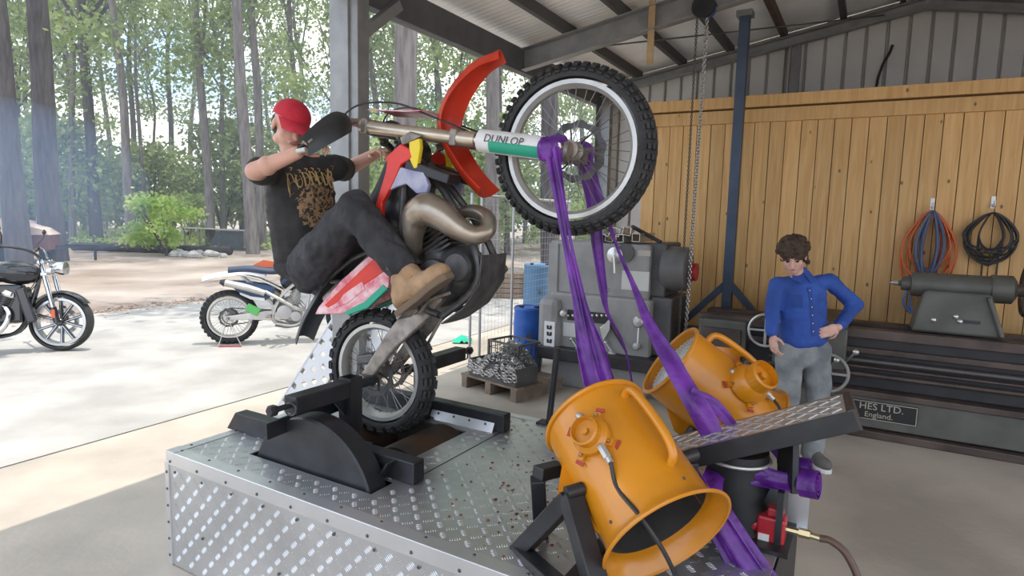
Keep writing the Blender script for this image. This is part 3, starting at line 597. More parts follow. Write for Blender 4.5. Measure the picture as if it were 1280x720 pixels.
def dirtbike(root, c, main):
    t = root; rr, fr = (0.315, 0.35) if main else (0.325, 0.345)
    wheel(t, 0.0, rr, 0.245, 0.105, 'rear', 36, 34 if not main else 30, -0.058, 0.115, None, 0.105)
    wheel(t, 1.48, fr, 0.282, 0.085, 'front', 36, 54, 0.055, 0.130)
    ax0, ax1 = V((1.47, 0, -0.005)), V((0.885, 0, 0.83)); fd = (ax1-ax0).normalized(); L = (ax1-ax0).length; fn = V((0, 1, 0)).cross(fd).normalized()
    for s in (-1, 1):
        y = V((0, s*0.105, 0))
        f = MB().cyl(ax0+y, ax0+y+fd*0.42, 0.0235, n=16).build('fork_leg', chrome, t)
        MB().lathe([(0.0, 0), (0.031, 0), (0.034, 0.03), (0.034, 0.08), (0.029, 0.10), (0.029, L*0.55), (0.032, L*0.58), (0.032, L*0.62), (0, L*0.62)], ax0+y+fd*L*0.40, fd, 20).build('fork_tube', forkm, f)
        MB().lathe([(0, -0.035), (0.036, -0.035), (0.040, 0), (0.036, 0.05), (0.026, 0.06), (0, 0.06)], ax0+y, fd, 14).build('axle_clamp', dirty, f)
        # fork guard: a curved shell around the lower leg
        rows = []
        for k in range(9):
            q = ax0+y+fd*(0.045+0.34*k/8); r_ = []
            for j in range(7):
                a = -1.5+3.0*j/6; dr = (V((0, s, 0))*math.cos(a)+fn*(-math.sin(a))*1.0)*0.047; r_.append(q+dr)
            rows.append(r_)
        gd = MB().sheet(rows, 0.004).build('fork_guard', whitep, f, 50)
        if s < 0 and main:
            rows = []
            for k in range(6):
                q = ax0+y+fd*(0.06+0.26*k/5); rows.append([q+(V((0, s, 0))*math.cos(a)+fn*(-math.sin(a)))*0.0505 for a in (1.05, 0.7, 0.35, 0.0)])
            MB().sheet(rows, 0.001).build('green_patch', greenp, gd, 50)
    MB().cyl((1.48, -0.15, 0), (1.48, 0.14, 0), 0.011, n=12).cyl((1.48, -0.105, 0), (1.48, -0.066, 0), 0.03, 0.024, n=20).cyl((1.48, -0.165, 0), (1.48, -0.145, 0), 0.017, n=6).build('front_axle', forkm, t)
    MB().box((1.43, 0.085, 0.10), (0.06, 0.05, 0.12), MX.Rotation(-0.5, 3, 'Y')).build('front_caliper', engm, t, 0, bev=0.01)
    for q, nm in ((0.50, 'lower_triple_clamp'), (0.985, 'upper_triple_clamp')):
        p = ax0+fd*L*q; m = MB().bar(p+V((0, -0.14, 0)), p+V((0, 0.14, 0)), 0.075, 0.035, fd); m.build(nm, dirty, t, 0, bev=0.008)
    # bars and controls
    tz = 0.055 if main else 0.0
    bn = [V((0.70, -0.40, 0.885-tz)), V((0.76, -0.23, 0.925-tz*0.6)), V((0.855, -0.10, 0.905)), V((0.875, 0, 0.895)), V((0.855, 0.10, 0.905)), V((0.76, 0.23, 0.925+tz*0.6)), V((0.70, 0.40, 0.885+tz))]
    hb = MB().tube(bn, 0.0125, 10, 5).build('handlebar', dirty, t)
    MB().cyl((0.835, -0.13, 0.93), (0.835, 0.13, 0.93), 0.02, n=12).build('bar_pad', c['plate'], hb)
    for s, e, d_ in ((-1, bn[0], bn[1]), (1, bn[-1], bn[-2])):
        dd = (d_-e).normalized(); MB().tube([e, e+dd*0.13], 0.0185, 12).ring(e+dd*0.13, dd, 0.022, 0.006, 16, 6).build('grip', blackp, hb)
        MB().tube([e+dd*0.17+fn*0.0, e+dd*0.17+V((0.06, 0, 0)), e+dd*0.10+V((0.075, 0, -0.01)), e+V((0.06, 0, -0.015))], 0.006, 8, 3).build('lever', dirty, hb)
        MB().tube([e, e-dd*0.015, e-dd*0.012+V((0.035, 0, -0.03))], 0.012, 10, 3).build('bar_end', rimm, hb)
        rows = []
        for k in range(10):
            a = k/9; bc = e*(1-a)+V((0.86, s*0.13, 0.90))*a + V((0.105, 0, -0.02))*math.sin(PI*min(1, a*0.9+0.12))**0.8
            hw = 0.052*math.sin(PI*(0.22+0.62*a))+0.012; up = V((0.25, 0, 1)).normalized()
            rows.append([bc+up*hw*u_ + V((-0.028*u_*u_, 0, 0)) for u_ in (-1, -0.5, 0, 0.5, 1)])
        MB().sheet(rows, 0.006).build('handguard', blackp, hb, 60)
    for s in (-1, 1): MB().tube([(0.80, s*0.17, 0.93), (0.93, s*0.12, 0.925), (1.06, s*0.07, 0.80), (1.15, s*0.09, 0.60), (1.25, s*0.1, 0.35)], 0.0045, 6, 5).build('cable', blackp, t)
    # front number plate
    rows = [[V((x, y, z-1.2*y*y)) for y in (-0.11, -0.055, 0, 0.055, 0.11)] for x, z in ((0.955, 0.885), (1.02, 0.80), (1.09, 0.71), (1.14, 0.655))]
    MB().sheet(rows, 0.005).build('number_plate', c['plate'], t, 60)
    # fenders
    path = catmull([(1.045, 0, 0.175), (1.045, 0, 0.30), (1.075, 0, 0.45), (1.12, 0, 0.55), (1.20, 0, 0.605), (1.32, 0, 0.63), (1.46, 0, 0.615), (1.565, 0, 0.56)], 4); n_ = len(path); rows = []
    for i, p in enumerate(path):
        a = (path[min(i+1, n_-1)]-path[max(i-1, 0)]).normalized(); nn = V((0, 1, 0)).cross(a); q = i/(n_-1); hw = 0.095 if q < 0.55 else 0.095-0.06*((q-0.55)/0.45)**1.8
        rows.append([p+V((0, hw*y, 0))+nn*(0.05*abs(y)**3) for y in (-1, -0.6, 0, 0.6, 1)])
    MB().sheet(rows, 0.005).build('front_fender', c['fender'], t, 50)
    path = catmull([(0.42, 0, 0.545), (0.22, 0, 0.575), (0.02, 0, 0.555), (-0.15, 0, 0.535), (-0.285, 0, 0.495)], 4); n_ = len(path); rows = []
    for i, p in enumerate(path):
        q = i/(n_-1); hw = 0.095-0.03*q; rows.append([p+V((0, hw*y, -0.05*abs(y)**3)) for y in (-1, -0.75, -0.4, 0, 0.4, 0.75, 1)])
    MB().sheet(rows, 0.006).build('rear_fender', c['tail'], t, 50)
    # seat, tank
    path = catmull([(0.84, 0, 0.66), (0.70, 0, 0.605), (0.5, 0, 0.575), (0.25, 0, 0.60), (0.0, 0, 0.585)], 4); rows = []
    for i, p in enumerate(path):
        q = i/(len(path)-1); hw = 0.055+0.045*math.sin(PI*min(1, q*1.1)); rows.append([p+V((0, hw*math.sin(a), 0.045*math.cos(a)-0.02)) for a in [-2.2+4.4*j/10 for j in range(11)]])
    MB().sheet(rows, 0.012).build('seat', c['seat'], t, 60)
    organic(MB().ell((0.80, 0, 0.53), (0.17, 0.11, 0.12), 16, 10, MX.Rotation(-0.5, 3, 'Y')).ell((0.70, 0, 0.45), (0.12, 0.10, 0.13)).ell((0.93, 0, 0.60), (0.09, 0.10, 0.09)), 'fuel_tank', blackp, t, 0.012, 4, world=False)
    for s in (-1, 1):
        MB().box((0.985, s*0.105, 0.40), (0.045, 0.11, 0.24), MX.Rotation(-0.45, 3, 'Y')).build('radiator', blackp, t, 0, bev=0.006)
        off = s*0.135
        def panel(px, nm, mt, th=0.022, o=off):
            return MB().prism([V((p.x, o, p.z)) for p in BP(px, -0.15)], (0, s*th, 0)).build(nm, mt, t, 0, bev=0.005)
        panel(((488, 238), (502, 209), (518, 213), (531, 215), (537, 231), (535, 241), (522, 242), (509, 230), (497, 234)), 'radiator_shroud', c['sh2'], 0.026)
        panel(((484, 197), (503, 180), (514, 187), (517, 197), (512, 201), (503, 206), (494, 228), (487, 241), (480, 253), (478, 290), (470, 285), (472, 255), (484, 216), (486, 204)), 'tank_shroud', c['sh1'], 0.03)
        panel(((513, 178), (526, 173), (527, 185), (523, 210), (519, 211), (514, 200)), 'shroud_badge', c['sh3'], 0.028)
        panel(((500, 172), (513, 164), (527, 170), (513, 178), (503, 182)), 'shroud_tip', dirty, 0.02)
        o2 = s*0.10
        panel(((474, 308), (482, 345), (480, 360), (455, 384), (430, 393), (388, 394), (393, 384), (420, 352), (450, 325)), 'side_panel', c['side'], 0.02, o2)
        panel(((480, 362), (455, 386), (430, 395), (424, 391), (450, 378), (474, 356)), 'side_panel_edge', c['side3'], 0.024, o2)
        panel(((470, 318), (476, 340), (440, 364), (405, 386), (400, 382), (432, 352), (455, 330)), 'side_graphic', c['side2'], 0.0225, o2)
        panel(((425, 368), (448, 352), (452, 362), (430, 380), (412, 387)), 'side_graphic', c['side'], 0.025, o2)
    # frame
    fm = c['frame']
    for s in (-1, 1):
        MB().tube([(0.97, s*0.03, 0.70), (0.86, s*0.10, 0.50), (0.62, s*0.115, 0.28), (0.50, s*0.10, 0.03), (0.53, s*0.10, -0.07)], [0.03, 0.03, 0.028, 0.032, 0.028], 10, 4, flat=0.6).build('frame_spar', fm, t)
        MB().tube([(0.95, s*0.03, 0.58), (0.93, s*0.05, 0.25), (0.86, s*0.08, -0.02), (0.74, s*0.09, -0.11), (0.53, s*0.09, -0.08)], 0.018, 8, 4).build('cradle_tube', fm, t)
        MB().tube([(0.62, s*0.10, 0.33), (0.35, s*0.09, 0.47), (0.08, s*0.07, 0.53)], 0.012, 8, 2).tube([(0.53, s*0.10, 0.12), (0.35, s*0.09, 0.32), (0.15, s*0.07, 0.50)], 0.011, 8, 2).build('subframe', fm, t)
        # swingarm leg: tapered box beam
        y0, y1 = s*0.085, s*0.115
        def ringp(x, y, z, h, w_): return [V((x, y-w_/2, z-h/2)), V((x, y+w_/2, z-h/2)), V((x, y+w_/2, z+h/2)), V((x, y-w_/2, z+h/2))]
        m = MB(); R_ = [ringp(0.60, y0, 0.015, 0.10, 0.045), ringp(0.45, y0, 0.02, 0.115, 0.045), ringp(0.25, y1, 0.02, 0.085, 0.032), ringp(0.0, y1, 0.0, 0.055, 0.028), ringp(-0.05, y1, 0.0, 0.045, 0.028)]
        vs = [p for q in R_ for p in q]; fs = [(0, 1, 2, 3), (16, 19, 18, 17)]
        for k in range(4): fs += [(k*4+i, k*4+(i+1) % 4, k*4+4+(i+1) % 4, k*4+4+i) for i in range(4)]
        m.add(vs, fs).build('swingarm', c['swing'], t, 0, bev=0.008)
        MB().box((0.46, s*0.195, 0.02), (0.055, 0.11, 0.014)).box((0.47, s*0.13, 0.02), (0.03, 0.05, 0.03)).build('footpeg', dirty, t, 0, bev=0.003)
    MB().cyl((0.0, -0.15, 0), (0.0, 0.15, 0), 0.012, n=12).cyl((0, -0.16, 0), (0, -0.135, 0), 0.02, n=6).build('rear_axle', dirty, t)
    MB().tube([(0.0, 0.058, 0.105), (0.3, 0.06, 0.085), (0.60, 0.065, 0.065)], 0.008, 6, 2).tube([(0.0, 0.058, -0.105), (0.3, 0.06, -0.065), (0.60, 0.065, 0.005)], 0.008, 6, 2).build('drive_chain', dirty, t)
    MB().box((0.035, -0.075, 0.075), (0.11, 0.045, 0.05), MX.Rotation(0.6, 3, 'Y')).build('rear_caliper', engm, t, 0, bev=0.01)
    MB().lathe([(0.0, 0), (0.03, 0), (0.045, 0.03), (0.045, 0.06)] + [(0.045-0.012*(k % 2), 0.06+0.012*k) for k in range(14)] + [(0.03, 0.24), (0.0, 0.24)], (0.53, 0, 0.14), (0.18, 0, 1), 16).build('shock_spring', c['spring'], t)
    # engine
    em = c['eng']
    organic(MB().ell((0.60, 0, 0.06), (0.13, 0.10, 0.115)).ell((0.72, 0, 0.03), (0.13, 0.11, 0.12)).ell((0.69, 0, 0.15), (0.09, 0.08, 0.10)), 'engine_case', em, t, 0.01, 3, world=False)
    MB().lathe([(0, 0), (0.085, 0), (0.092, 0.008), (0.088, 0.03), (0.06, 0.036), (0.0, 0.036)], (0.64, -0.098, 0.06), (0, -1, 0), 28).build('clutch_cover', c['cover'], t)
    MB().lathe([(0, 0), (0.065, 0), (0.07, 0.008), (0.06, 0.03), (0, 0.034)], (0.77, -0.10, 0.01), (0, -1, 0), 24).build('ignition_cover', c['cover'], t)
    m = MB(); cd_ = V((0.28, 0, 0.96)).normalized(); cb = V((0.725, 0, 0.13))
    for k in range(7): m.box(cb+cd_*(0.02+0.022*k), (0.15-0.004*k, 0.15-0.004*k, 0.010), MX.Rotation(0.285, 3, 'Y'))
    m.cyl(cb, cb+cd_*0.20, 0.055, n=18); m.build('cylinder', em, t)
    MB().lathe([(0, 0), (0.06, 0), (0.065, 0.01), (0.055, 0.04), (0.02, 0.05), (0, 0.05)], cb+cd_*0.18, cd_, 18).build('cylinder_head', em, t)
    MB().tube([(0.62, -0.02, 0.22), (0.52, -0.03, 0.30)], [0.035, 0.045], 12).build('carburettor', dirty, t)
    rows = [[V((x, y, z+0.25*y*y)) for y in (-0.12, -0.06, 0, 0.06, 0.12)] for x, z in ((0.52, -0.115), (0.66, -0.145), (0.80, -0.125), (0.90, -0.045))]
    MB().sheet(rows, 0.006).build('skid_plate', c['skid'], t, 50)
    if main:
        pp = [V((0.84, 0.0, 0.19)), BL(580, 266, -0.03), BL(598, 266, -0.06), BL(610, 275, -0.09), BL(608, 289, -0.13), BL(592, 294, -0.16), BL(572, 285, -0.18), BL(552, 270, -0.195), BL(535, 262, -0.20), BL(522, 270, -0.19), BL(517, 290, -0.165), BL(518, 312, -0.11), V((0.60, -0.05, 0.26)), V((0.44, -0.05, 0.34))]
        MB().tube(pp, [0.026, 0.030, 0.034, 0.036, 0.037, 0.042, 0.052, 0.066, 0.076, 0.070, 0.050, 0.034, 0.02, 0.018], 18, 6).build('expansion_pipe', pipem, t)
        MB().tube([(0.44, -0.05, 0.345), (0.20, -0.045, 0.44), (0.04, -0.04, 0.47)], 0.032, 14, 3).build('silencer', dirty, t)
        MB().tube([(0.58, -0.13, 0.08), (0.60, -0.17, 0.12), (0.66, -0.175, 0.26), (0.655, -0.18, 0.29), (0.64, -0.22, 0.30)], 0.010, 8, 4).build('kick_starter', rimm, t)
        MB().tube([(0.47, -0.13, 0.0), (0.58, -0.15, -0.01), (0.68, -0.16, -0.06)], 0.008, 8, 3).build('brake_pedal', dirty, t)
    else:
        MB().tube([(0.80, 0.0, 0.20), (0.88, -0.05, 0.10), (0.80, -0.14, 0.10), (0.60, -0.15, 0.22), (0.42, -0.13, 0.32)], 0.022, 12, 5).build('header_pipe', rimm, t)
        MB().tube([(0.42, -0.14, 0.30), (0.22, -0.145, 0.37), (-0.02, -0.145, 0.43)], [0.048, 0.055, 0.05], 16, 3, flat=0.8).build('silencer', rimm, t)
        MB().cyl((-0.02, -0.145, 0.43), (-0.075, -0.145, 0.445), 0.048, 0.025, n=16).build('silencer_tip', blackp, t)
bike = thing('dirt_bike', 'red and white dirt bike held nose up with purple straps', 'motorcycle', BMX)
cM = dict(plate=pinkp, fender=orangep, tail=mat('grey_fender', (0.055, 0.055, 0.058), 0.5), seat=seatm, sh1=redp, sh2=lilac, sh3=yellowp, side=pinkp, side2=redp, side3=greenp, frame=engm, swing=dirty, spring=bolt_m, eng=engm, cover=engm, skid=engm)
dirtbike(bike, cM, True)
ax0, ax1 = V((1.47, 0, -0.005)), V((0.885, 0, 0.83)); fd = (ax1-ax0).normalized(); fn = V((0, 1, 0)).cross(fd).normalized()
guard = [o for o in bike.children_recursive if o.name.startswith('fork_guard') and 'green_patch' in [c.name.split('.')[0] for c in o.children]][0]
tm = MX((-fd, fn, V((0, -1, 0)))).transposed().to_4x4(); tm.translation = ax0+fd*0.345+V((0, -0.105-0.0500, 0))+fn*(-0.004)
text('DUNLOP', 0.046, tm, blackp, guard, 'guard_lettering', 0.0006, shear=0.2)
# ================================================================== PEOPLE
skin = mat('skin', (0.60, 0.33, 0.24), 0.5, var=0.07, scale=12); skin2 = mat('skin_fair', (0.62, 0.36, 0.28), 0.5, var=0.07, scale=12)
eye_m = mat('eye_dark', (0.03, 0.02, 0.02), 0.2); lip_m = mat('lip', (0.45, 0.18, 0.15), 0.5)
def head_prims(m, c, f, up, s=1.0):
    f = V(f).normalized(); up = (V(up)-f*V(up).dot(f)).normalized(); r = f.cross(up)
    R = MX((r, f, up)).transposed()
    def P(x, y, z): return V(c)+R @ V((x, y, z))*s
    m.ell(P(0, -0.008, 0.035), (0.074*s, 0.093*s, 0.080*s), 18, 12, R)          # cranium
    m.ell(P(0, 0.022, -0.030), (0.060*s, 0.066*s, 0.075*s), 16, 10, R)          # face
    m.ell(P(0, 0.045, -0.082), (0.034*s, 0.032*s, 0.026*s), 12, 8, R)           # chin
    for x in (-1, 1):
        m.ell(P(x*0.038, 0.045, -0.028), (0.024*s, 0.026*s, 0.026*s), 10, 8, R)     # cheeks
        m.ell(P(x*0.074, -0.012, -0.005), (0.010*s, 0.019*s, 0.031*s), 10, 8, R)    # ears
        m.ell(P(x*0.042, 0.002, -0.068), (0.022*s, 0.035*s, 0.025*s), 10, 8, R)     # jaw
    m.ell(P(0, 0.075, 0.018), (0.048*s, 0.016*s, 0.012*s), 12, 6, R)            # brow
    m.caps(P(0, 0.086, 0.012), P(0, 0.106, -0.030), 0.009*s, 0.014*s, 10)       # nose
    m.ell(P(0, 0.082, -0.058), (0.022*s, 0.012*s, 0.009*s), 10, 6, R)           # mouth
    return P, R
def face_bits(par, P, R, s, browm):
    for x in (-1, 1):
        MB().ell(P(x*0.031, 0.080, 0.0), (0.012*s, 0.008*s, 0.007*s), 10, 6, R).build('eye', eye_m, par, world=True)
        MB().caps(P(x*0.018, 0.092, 0.022), P(x*0.048, 0.082, 0.022), 0.005*s, 0.004*s, 8).build('eyebrow', browm, par, world=True)
    MB().ell(P(0, 0.0905, -0.058), (0.020*s, 0.006*s, 0.006*s), 10, 6, R).build('lips', lip_m, par, world=True)
def hand(m, w_, d, n, s, curl=(0.7, 1.0, 0.7), L=1.0, spread=0.04, thumb=(0.5, 0.8, 0.35)):
    w_ = V(w_); d = V(d).normalized(); n = (V(n)-d*V(n).dot(d)).normalized(); s = V(s); s = (s-d*s.dot(d)-n*s.dot(n)).normalized()
    R = MX((d, s, n)).transposed()
    m.ell(w_+d*0.050*L, (0.054*L, 0.042*L, 0.017*L), 14, 8, R); m.ell(w_+d*0.075*L+s*0.01*L, (0.03*L, 0.04*L, 0.014*L), 12, 8, R)
    for k, (o, fl_) in enumerate(((0.032, 0.95), (0.011, 1.06), (-0.011, 0.98), (-0.031, 0.78))):
        p = w_+d*(0.088-0.004*abs(k-1))*L+s*o*L; an = 0; r = 0.0092*L
        for sl_, cu in zip((0.044, 0.028, 0.023), curl):
            an += cu; dd = (d*math.cos(an)+n*math.sin(an)+s*(o*spread*8)).normalized(); q = p+dd*sl_*fl_*L; m.caps(p, q, r, r*0.9, 8); p = q; r *= 0.9
    p = w_+d*0.022*L+s*0.032*L; td = (d*thumb[0]+s*thumb[1]+n*thumb[2]).normalized(); q = p+td*0.042*L; m.caps(p, q, 0.0125*L, 0.0105*L, 8)
    q2 = q+(d*0.8+s*0.15+n*0.45).normalized()*0.030*L; m.caps(q, q2, 0.0105*L, 0.0085*L, 8)
def limb(m, pts, rs, n=14):
    for i in range(len(pts)-1): m.caps(pts[i], pts[i+1], rs[i], rs[i+1], n)
def torso(m, pts, right):
    # pts: (centre, half width, half depth) stacked up the spine
    for i in range(len(pts)-1):
        (a, w0, d0), (b, w1, d1) = pts[i], pts[i+1]
        for k in range(4):
            t = k/4; c = V(a).lerp(V(b), t); up = (V(b)-V(a)).normalized(); r = (V(right)-up*V(right).dot(up)).normalized(); f = up.cross(r)
            m.ell(c, (w0+(w1-w0)*t, d0+(d1-d0)*t, 0.075), 16, 8, MX((r, f, up)).transposed())
def boot_prims(m, heel, toe, ankle, shaft_top, wd, up):
    heel, toe, ankle, up = V(heel), V(toe), V(ankle), V(up).normalized(); d = (toe-heel).normalized(); up = (up-d*up.dot(d)).normalized(); s = d.cross(up); R = MX((d, s, up)).transposed()
    L = (toe-heel).length
    m.ell(heel+d*0.04+up*0.045, (0.055, wd*0.80, 0.05), 14, 8, R); m.ell(heel+d*L*0.5+up*0.045, (L*0.34, wd*0.9, 0.055), 14, 8, R)
    m.ell(toe-d*0.06+up*0.040, (0.075, wd*1.05, 0.045), 14, 8, R)
    m.caps(heel+d*0.055+up*0.06, ankle, wd*0.9, wd*0.92); m.caps(ankle, shaft_top, wd*0.92, wd*1.05); m.caps(ankle, heel+d*L*0.55+up*0.07, wd*0.85, wd*0.65)
def sole(par, heel, toe, wd, up, mt, nm='sole'):
    heel, toe, up = V(heel), V(toe), V(up).normalized(); d = (toe-heel).normalized(); up = (up-d*up.dot(d)).normalized(); s = d.cross(up); L = (toe-heel).length
    pr = [(-0.02, 0.6), (0.02, 0.85), (0.3*L, 0.82), (0.5*L, 0.8), (0.75*L, 1.08), (0.93*L, 0.9), (L+0.005, 0.45)]
    pts = [heel+d*a+s*wd*b_ for a, b_ in pr]+[heel+d*a-s*wd*b_ for a, b_ in reversed(pr)]
    return MB().prism([p-up*0.012 for p in pts], up*0.03).build(nm, mt, par, 0, world=True, bev=0.005)

# ------------------------------------------------------------------ rider
def RW(px, py, off): return BMX @ BL(px, py, off)
rider = thing('person', 'rider in red cap and black T-shirt leaning back on the raised motorcycle', 'person', MX.Translation(RW(385, 335, 0)))
pel = RW(380, 320, -0.01); chest = RW(376, 243, -0.03); neck = RW(370, 196, 0.0); headc = RW(362, 159, -0.02)
rsh = RW(338, 214, -0.17); lsh = RW(419, 210, 0.15); relb = RW(318, 214, -0.44); rwr = RW(372, 191, -0.37); lelb = RW(433, 212, 0.38); lwr = RW(470, 192, 0.42)
rhip = RW(389, 332, -0.11); lhip = pel + BY*0.10 - V((0, 0, 0.02)); rkn = RW(444, 262, -0.24); lkn = BMX @ V((0.62, 0.27, 0.52)); rank = RW(504, 336, -0.20); lank = BMX @ V((0.56, 0.215, 0.17))
right = (rsh-lsh).normalized(); upv = (neck-pel).normalized(); fwd_ = upv.cross(right).normalized()
bb = MB(); hf = V((0.62, -0.70, -0.34)); hup = V((0.22, 0.02, 1))
Ph, Rh = head_prims(bb, headc, hf, hup, 1.08)
limb(bb, [neck-upv*0.06, headc-V(hup).normalized()*0.05], [0.062, 0.054]); limb(bb, [chest, neck-upv*0.05], [0.10, 0.07])
limb(bb, [rsh, relb, rwr], [0.052, 0.043, 0.029]); limb(bb, [lsh, lelb, lwr], [0.048, 0.046, 0.032]); limb(bb, [chest, rsh], [0.07, 0.045]); limb(bb, [chest, lsh], [0.07, 0.045])
fa = (relb.lerp(rwr, 0.3)); bb.ell(fa, 0.046)
gr = BMX @ V((0.72, -0.34, 0.845)); gl = BMX @ V((0.72, 0.34, 0.955))
hand(bb, rwr, gr-rwr, (BMX.to_3x3() @ V((-0.2, 0.1, -1))), BMX.to_3x3() @ V((0, 1, 0)), (0.5, 1.2, 0.9))
hand(bb, lwr, gl-lwr, (BMX.to_3x3() @ V((-0.2, -0.1, -1))), BMX.to_3x3() @ V((0, -1, 0)), (0.5, 1.2, 0.9))
body = organic(bb, 'body', skin, rider, 0.0048, 4)
hair_m = mat('dark_hair', (0.03, 0.02, 0.015), 0.7)
face_bits(rider, Ph, Rh, 1.08, hair_m)
# hair at the back of the head
organic(MB().ell(Ph(0, -0.050, 0.005), (0.078, 0.068, 0.078), 14, 10, Rh).ell(Ph(0, -0.062, -0.03), (0.06, 0.042, 0.045), 12, 8, Rh), 'hair', hair_m, rider, 0.006, 2, disp=(0.004, 60))
# cap
capm = mat('red_cloth', (0.50, 0.018, 0.035), 0.8, var=0.1, scale=20, bump=0.1, bscale=200)
rows = []
for j in range(9):
    a = PI/2*j/8; rows.append([Ph(math.cos(t)*0.086*math.cos(a), -0.008+math.sin(t)*0.105*math.cos(a), 0.046+0.088*math.sin(a)**0.9) for t in [2*PI*i/24 for i in range(25)]])
cap = MB().sheet(rows, 0.004).build('cap', capm, rider, 60, world=True)
rows = []
for j in range(6):
    q = j/5; rows.append([Ph(math.sin(t)*(0.083-0.01*q), -0.008+math.cos(t)*0.10+q*0.125*math.cos(t)**0.7, 0.050-0.034*q-0.022*(math.sin(t)**2)*(0.4+q*0.6)) for t in [-1.25+2.5*i/12 for i in range(13)]])
MB().sheet(rows, 0.004).build('brim', capm, cap, 60, world=True); MB().ell(Ph(0, -0.008, 0.13), (0.008, 0.008, 0.005), 8, 5, Rh).build('cap_button', capm, cap, world=True)
# shirt
shirtm = mat('black_cotton', (0.028, 0.026, 0.025), 0.85, var=0.25, scale=8, bump=0.5, bscale=14)
sm_ = MB(); torso(sm_, [(pel+upv*0.0+fwd_*0.0, 0.168, 0.135), (pel.lerp(chest, 0.5), 0.180, 0.142), (chest, 0.188, 0.140), (chest.lerp(neck, 0.62), 0.150, 0.100)], right)
limb(sm_, [chest.lerp(neck, 0.55), rsh], [0.085, 0.072]); limb(sm_, [chest.lerp(neck, 0.55), lsh], [0.085, 0.072]); limb(sm_, [chest.lerp(neck, 0.6), neck+upv*0.005], [0.09, 0.070])
limb(sm_, [rsh, rsh.lerp(relb, 0.62)], [0.070, 0.071]); limb(sm_, [lsh, lsh.lerp(lelb, 0.72)], [0.070, 0.068])
shirt = organic(sm_, 'shirt', shirtm, rider, 0.010, 6, disp=(0.007, 9))
# gold print on the chest, lying on the cloth
def print_on(o, cx, cy, wd, hg, lift=0.0025, n=16):
    mw = wm(o); bv = bvh(o); inv = mw.inverted(); rows = []
    for j in range(n+1):
        r = []
        for i in range(n+1):
            x = cx-wd/2+wd*i/n; y = cy-hg/2+hg*j/n
            base = chest + right*x*-1 + upv*y
            p0 = inv @ (base+fwd_*0.5); dr = (inv.to_3x3() @ (-fwd_)).normalized(); h = bv.ray_cast(p0, dr, 1.0)
            r.append((h[0]+h[1]*lift) if h[0] else inv @ (base+fwd_*0.12))
        rows.append(r)
    return rows
gold = bpy.data.materials.new('gold_print'); gold.use_nodes = True; n = gold.node_tree; b = n.nodes['Principled BSDF']; b.inputs['Roughness'].default_value = 0.8
t = n.nodes.new('ShaderNodeTexCoord'); z = n.nodes.new('ShaderNodeTexNoise'); z.inputs['Scale'].default_value = 26; z.inputs['Detail'].default_value = 3; z.inputs['Distortion'].default_value = 2.2
r = n.nodes.new('ShaderNodeValToRGB'); r.color_ramp.elements[0].position = 0.44; r.color_ramp.elements[0].color = (0.028, 0.024, 0.022, 1); r.color_ramp.elements[1].position = 0.56; r.color_ramp.elements[1].color = (0.33, 0.20, 0.10, 1)
n.links.new(t.outputs['Object'], z.inputs['Vector']); n.links.new(z.outputs['Fac'], r.inputs[0]); n.links.new(r.outputs[0], b.inputs['Base Color'])
goldline = mat('gold_ink', (0.45, 0.30, 0.12), 0.7)
rows = print_on(shirt, 0.035, -0.075, 0.24, 0.25, 0.0025, 30); m = MB()
for j in range(30):
    for i in range(30):
        x, y = (i+0.5)/30*2-1, (j+0.5)/30*2-1
        if x*x*1.15+y*y*1.05 < 0.88+0.25*MN.noise(V((i*0.35, j*0.35, 1))): m.add([rows[j][i], rows[j][i+1], rows[j+1][i+1], rows[j+1][i]], [(0, 1, 2, 3)])
m.build('shirt_print', gold, shirt, 60)
# ornate lettering band: curled strokes along an arc
rows = print_on(shirt, 0.035, 0.05, 0.30, 0.16, 0.004, 28); m = MB()
def gp(u_, v_):
    u_ = min(0.999, max(0, u_)); v_ = min(0.999, max(0, v_-0.9*(u_-0.5)**2)); i = int(u_*28); j = int(v_*28); a, b_ = u_*28-i, v_*28-j
    return rows[j][i].lerp(rows[j][i+1], a).lerp(rows[j+1][i].lerp(rows[j+1][i+1], a), b_)
for k in range(7):
    u0 = 0.10+k*0.125; tall = 0.40 if k in (0, 6) else 0.24; ph = k*1.9
    m.tube([gp(u0+0.052*math.cos(ph+q*0.75), 0.62+tall*0.85*math.sin(ph+q*0.75)) for q in range(8)], 0.0040, 6, 3, flat=0.4)
    m.tube([gp(u0-0.035, 0.62-tall), gp(u0-0.028, 0.62), gp(u0-0.040, 0.62+tall)], 0.0045, 6, 3, flat=0.4); m.tube([gp(u0-0.03, 0.62), gp(u0+0.03, 0.66), gp(u0+0.06, 0.58)], 0.0035, 6, 3, flat=0.4)
    m.tube([gp(u0+0.04, 0.62+tall), gp(u0+0.065, 0.62+tall*1.3), gp(u0+0.02, 0.62+tall*1.45)], 0.003, 6, 3, flat=0.4)
m.build('shirt_lettering', goldline, shirt)
# trousers
jean = mat('black_denim', (0.032, 0.031, 0.034), 0.85, var=0.35, scale=9, bump=0.8, bscale=16)
pm = MB(); torso(pm, [(pel-upv*0.06, 0.162, 0.130), (pel+upv*0.03, 0.155, 0.122)], right)
pm.ell(rhip.lerp(lhip, 0.5)-upv*0.05, (0.15, 0.13, 0.12)); limb(pm, [rhip, rhip.lerp(rkn, 0.5), rkn, rkn.lerp(rank, 0.5), rank+(rkn-rank)*0.06], [0.118, 0.104, 0.086, 0.083, 0.074]); limb(pm, [lhip, lhip.lerp(lkn, 0.5), lkn, lkn.lerp(lank, 0.5), lank], [0.105, 0.092, 0.074, 0.074, 0.062])
organic(pm, 'trousers', jean, rider, 0.009, 4, disp=(0.013, 13))
